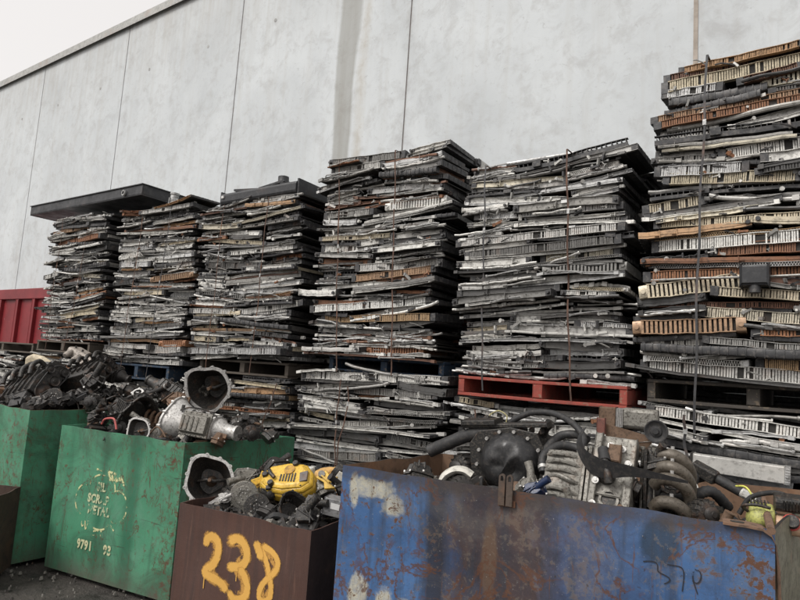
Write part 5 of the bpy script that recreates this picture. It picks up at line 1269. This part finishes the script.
# ---- green bin with stencil
heap('oily gearbox scrap filling the stencilled green bin', -4.96, -3.6, 2.55, 3.7, lambda u, v: 1.07 + .14 * v * (u < .8), 700, 53, [DK, OILY, RUB, CAST, BRN], quad=[(-4.966, 2.534), (-3.693, 2.75), (-3.6, 3.74), (-4.9, 3.6)])
bell('bell_housing', 'upright bell housing with bolted ring mouth at the back right of the stencilled green bin', (-4.13, 3.24, 1.45), (6, -6, 34), .95, DK, ALUB, 6, .24)
gearbox('gearbox', 'pale alloy gearbox with grey oil pan on the right rim of the stencilled green bin', (-4.08, 2.93, 1.20), (-14, 3, 14), .95, ALUB, CAST, ALUB, L=.5, seed=11)
gearbox('gearbox', 'big black gearbox sprawled over the left rim of the stencilled green bin', (-4.42, 2.86, 1.19), (0, -10, 170), .9, DK, DK, L=.4, seed=12)
gearbox('gearbox', 'dark ribbed gearbox at the back of the stencilled green bin', (-4.40, 3.3, 1.30), (20, -22, 200), .8, DK, OILY, L=.5, seed=13)
block('engine', 'oily brown engine block in the middle of the stencilled green bin', (-4.42, 3.02, 1.12), (-30, 5, 10), .6, BRN, .42, 14, head=CAST)
bell('clutch_housing', 'small round clutch housing facing out over the stencilled green bin rim', (-4.19, 2.70, 1.13), (-10, 0, 20), .5, DK, ALUB, 15, .1, cat='clutch housing')
alternator('alternator', 'black alternator behind the big black gearbox in the stencilled green bin', (-4.68, 3.0, 1.3), (10, 0, 30), 1.1, DK, seed=6)
lump('oil_filter_housing', 'casting', 'brown knobbly casting just left of the upright bell housing', (-4.33, 3.12, 1.33), (60, 0, 10), 1.2, BRN, 17)
lump('timing_case', 'casting', 'black timing case at the tip of the big black gearbox', (-4.88, 2.78, 1.15), (60, 20, -10), 1.1, DK, 18)
hose('drive_shaft', 'shaft', 'long dark drive shaft slanting up above the black gearboxes', [(-5.0, 3.12, 1.30), (-4.8, 3.12, 1.35), (-4.6, 3.12, 1.41), (-4.48, 3.12, 1.46)], .022, OILY, clamps=(.1, .9))
e = root('oval_gasket', 'gasket', 'shiny oval gasket plate lying above the black gearboxes', (-4.72, 3.0, 1.375), (50, 0, 10))
m = MB(); m.lathe([(.035, 0), (.05, 0), (.05, .008), (.035, .008), (.035, 0)], 28, Matrix.Diagonal((1.2, .8, 1, 1)))
for a in (.3, 1.8, 3.4, 5): m.disc(.009, 0, .01, 10, T(.058 * math.cos(a), .04 * math.sin(a), 0))
m.build('plate', ALUB, e, True); m = MB(); m.box(-.02, .02, -.004, .004, .001, .006); m.build('bar', ALUB, e)
hose('red_cable', 'cable', 'faded red cable bent over the big black gearbox at the green rim', [(-4.62, 2.66, 1.14), (-4.58, 2.66, 1.18), (-4.47, 2.66, 1.195), (-4.43, 2.66, 1.16), (-4.41, 2.66, 1.12)], .008, scrap_mat('faded_red', (.45, .1, .09), 0, .5))
hose('thin_loom', 'wire', 'brownish wiring tail hanging by the pale alloy gearbox', [(-4.1, 2.74, 1.12), (-4.0, 2.72, 1.18), (-3.93, 2.72, 1.16), (-3.88, 2.72, 1.12)], .006, BRN)
alternator('starter_motor', 'dark starter motor at the tail of the pale alloy gearbox', (-3.44, 3.12, 1.18), (0, 0, 60), .8, DK, seed=3, cat='starter motor')

# ---- left green bin
heap('black oily engine scrap filling the left green bin', -6.5, -5.26, 2.46, 3.45, lambda u, v: 1.18 + .10 * math.sin(v * 2) + .05 * u, 560, 54, [DK, OILY, RUB, DK], quad=[(-6.6, 2.36), (-5.16, 2.37), (-5.2, 3.55), (-6.62, 3.55)])
block('engine', 'long black engine lying slanted at the left end of the left green bin', (-5.98, 2.72, 1.30), (-35, -14, 0), 1.0, DK, .62, 21, head=DK)
block('engine', 'black engine on its side behind the big pulley in the left green bin', (-5.75, 3.1, 1.46), (-60, -20, 20), .85, DK, .45, 22, head=OILY)
disk('crank_pulley', 'big black crank pulley facing out on the left green bin', (-5.33, 2.62, 1.285), (-5, 0, 28), .62, DK, 'pulley', False)
alternator('alternator', 'black alternator right of the big crank pulley', (-5.14, 2.86, 1.26), (0, 10, 30), .95, DK, seed=8)
gearbox('gearbox', 'dark gearbox crowning the heap on the left green bin', (-5.85, 3.25, 1.55), (10, 18, 30), .75, OILY, DK, L=.35, seed=23)
hose('intake_elbow', 'pipe', 'dusty grey elbow pipe on top of the black engines at left', [(-6.28, 2.8, 1.37), (-6.22, 2.8, 1.43), (-6.12, 2.82, 1.50), (-6.02, 2.86, 1.53), (-5.95, 2.92, 1.49)], .038, scrap_mat('dusty_plastic', (.1, .095, .088), 0, .7, .4))
e = root('headlamp_shell', 'headlamp shell', 'cream broken headlamp shell behind the elbow pipe at left', (-6.75, 3.1, 1.53), (20, 0, 20))
m = MB(); m.prism([(-.16, -.05), (-.15, .06), (-.05, .1), (.08, .08), (.2, .02), (.18, -.06), (.03, -.03)], -.03, .03, 0, RX(80), .8); m.build('shell', scrap_mat('cream_shell', (.58, .5, .36), 0, .5, .3), e, bevel=.02)
m = MB(); m.tube([(-.02, -.02, .0), (-.02, -.06, 0)], .03, 14); m.build('socket', DK, e, True)
e = root('alloy_intake', 'intake', 'pale dusty intake casting at the back of the left green bin heap', (-6.2, 3.35, 1.60), (0, 20, 15))
m = MB(); m.extr(rounded(-.08, .08, -.05, .05, .03), -.24, .24, 2)
for k in range(4): m.tube([(-.18 + k * .12, -.07, .02), (-.16 + k * .12, -.15, -.03)], .03, 12)
m.build('casting', scrap_mat('dusty_alloy', (.38, .34, .3), .2, .6, .6), e, bevel=.01)
for k in range(5):
    m = MB(); m.disc(.01, 0, .02, 8, T(-.2 + k * .1, -.02, .05)); m.build('bolt', DK, e)
for k, (x, y, z, s_, lab) in enumerate(((-5.55, 2.72, 1.26, 1.1, 'black pump casting under the big crank pulley heap'), (-5.42, 3.0, 1.42, 1.3, 'black square casting on the right shoulder of the left heap'), (-6.3, 2.6, 1.24, 1.2, 'brown dusty casting at the very left of the green rim'), (-5.25, 3.25, 1.35, 1.2, 'dark casting beside the blue pallet on the left heap'), (-6.6, 2.9, 1.35, 1.3, 'dark brown casting behind the slanted engine at the edge'))):
    lump('engine_casting', 'casting', lab, (x, y, z), (50 + 20 * k, 10 * k, 40 * k), s_, DK if k != 2 else BRN, 30 + k)

# scattered smaller castings that close the heaps
sr = random.Random(91)
def scatter(spots, where, tag_):
    for (x, y, z, k, s_, what, mat_, near) in spots:
        f = {'l': lump, 'a': alternator, 'd': disk}[k]
        if k == 'l': lump('engine_casting', 'casting', f'{what} {near} {where}', (x, y, z), (sr.uniform(20, 90), sr.uniform(-30, 30), sr.uniform(0, 360)), s_, mat_, sr.randrange(999))
        elif k == 'a': alternator('alternator', f'{what} {near} {where}', (x, y, z), (sr.uniform(-30, 30), sr.uniform(-40, 40), sr.uniform(-20, 60)), s_, mat_)
        else: disk('gear_disc', f'{what} {near} {where}', (x, y, z), (sr.uniform(-40, 10), 0, sr.uniform(0, 50)), s_, mat_, 'gear disc')
scatter([(-1.66, 2.62, 1.19, 'l', .9, 'black casting', DK, 'in the left front corner of'), (-1.42, 2.62, 1.17, 'a', .8, 'small alternator', OILY, 'below the dented cover in'), (-1.14, 2.74, 1.2, 'l', .8, 'grey casting', CAST, 'between cover and ribs in'),
         (-.90, 2.62, 1.15, 'l', .7, 'pale casting', CAST, 'at the foot of the cylinder head in'), (-.64, 2.66, 1.15, 'l', .8, 'brown casting', BRN, 'below the curved runners in'), (-.62, 2.88, 1.36, 'l', .7, 'dark casting', DK, 'behind the pulley bracket in'),
         (-.70, 2.83, 1.26, 'l', .75, 'black bracket casting', DK, 'between head and runners in'), (-.43, 2.86, 1.2, 'a', .8, 'black drum', DK, 'right of the curved runners in'), (-.38, 2.78, 1.13, 'l', .8, 'rusty casting', BRN, 'left of the lime engine in'),
         (-1.2, 3.05, 1.36, 'l', 1.0, 'black housing', DK, 'under the looped hose in'), (-1.03, 3.0, 1.33, 'a', .8, 'dusty alternator', CAST, 'behind the coolant hoses in'), (-.80, 3.05, 1.38, 'l', .9, 'grey housing', CAST, 'behind the rusty bracket plate in'), (-1.45, 3.0, 1.30, 'l', 1.0, 'square black housing', DK, 'under the fat hose in')], 'the blue bin', 'b')
scatter([(-2.80, 2.44, .93, 'l', .7, 'black casting', DK, 'just right of the bell housing in'), (-2.90, 2.62, 1.0, 'l', .9, 'grey casting', CAST, 'behind the bell housing in'), (-2.74, 2.72, 1.06, 'l', .9, 'knobbly black casting', DK, 'left of the yellow cover in'),
         (-2.62, 2.55, .96, 'a', .7, 'black alternator', DK, 'under the yellow cover in'), (-2.36, 2.72, 1.0, 'l', .8, 'pale casting', CAST, 'right of the yellow cover in'), (-2.2, 2.72, 1.02, 'l', .8, 'dark grey casting', OILY, 'beside the air duct in'),
         (-2.46, 2.40, .9, 'l', .7, 'oily casting', OILY, 'at the middle of the front rim of')], 'the brown bin', 'w')
scatter([(-3.86, 3.0, 1.12, 'l', .9, 'dark casting', DK, 'under the pale gearbox in'), (-3.75, 3.25, 1.15, 'a', .9, 'black alternator', DK, 'at the back right of'), (-3.62, 2.98, 1.11, 'l', .8, 'brown casting', BRN, 'at the right rim of'), (-3.9, 3.4, 1.2, 'l', 1.1, 'black casting', DK, 'behind the pale gearbox in'),
         (-4.5, 2.75, 1.12, 'a', .8, 'oily drum', OILY, 'on the front rim of'), (-4.3, 2.80, 1.15, 'l', .9, 'pale casting', CAST, 'above the small clutch housing in'), (-4.6, 3.2, 1.34, 'l', 1.1, 'black ribbed casting', DK, 'at the top of the heap in'),
         (-4.36, 3.35, 1.42, 'l', 1.0, 'grey oily casting', CAST, 'left of the upright bell housing in'), (-4.75, 2.85, 1.22, 'l', 1.0, 'long black casting', DK, 'over the left end of'), (-4.05, 2.78, 1.11, 'd', .5, 'dull gear disc', CAST, 'beside the small clutch housing in'), (-3.5, 3.35, 1.14, 'l', .9, 'black end casting', DK, 'at the far right corner of')], 'the stencilled green bin', 'g')
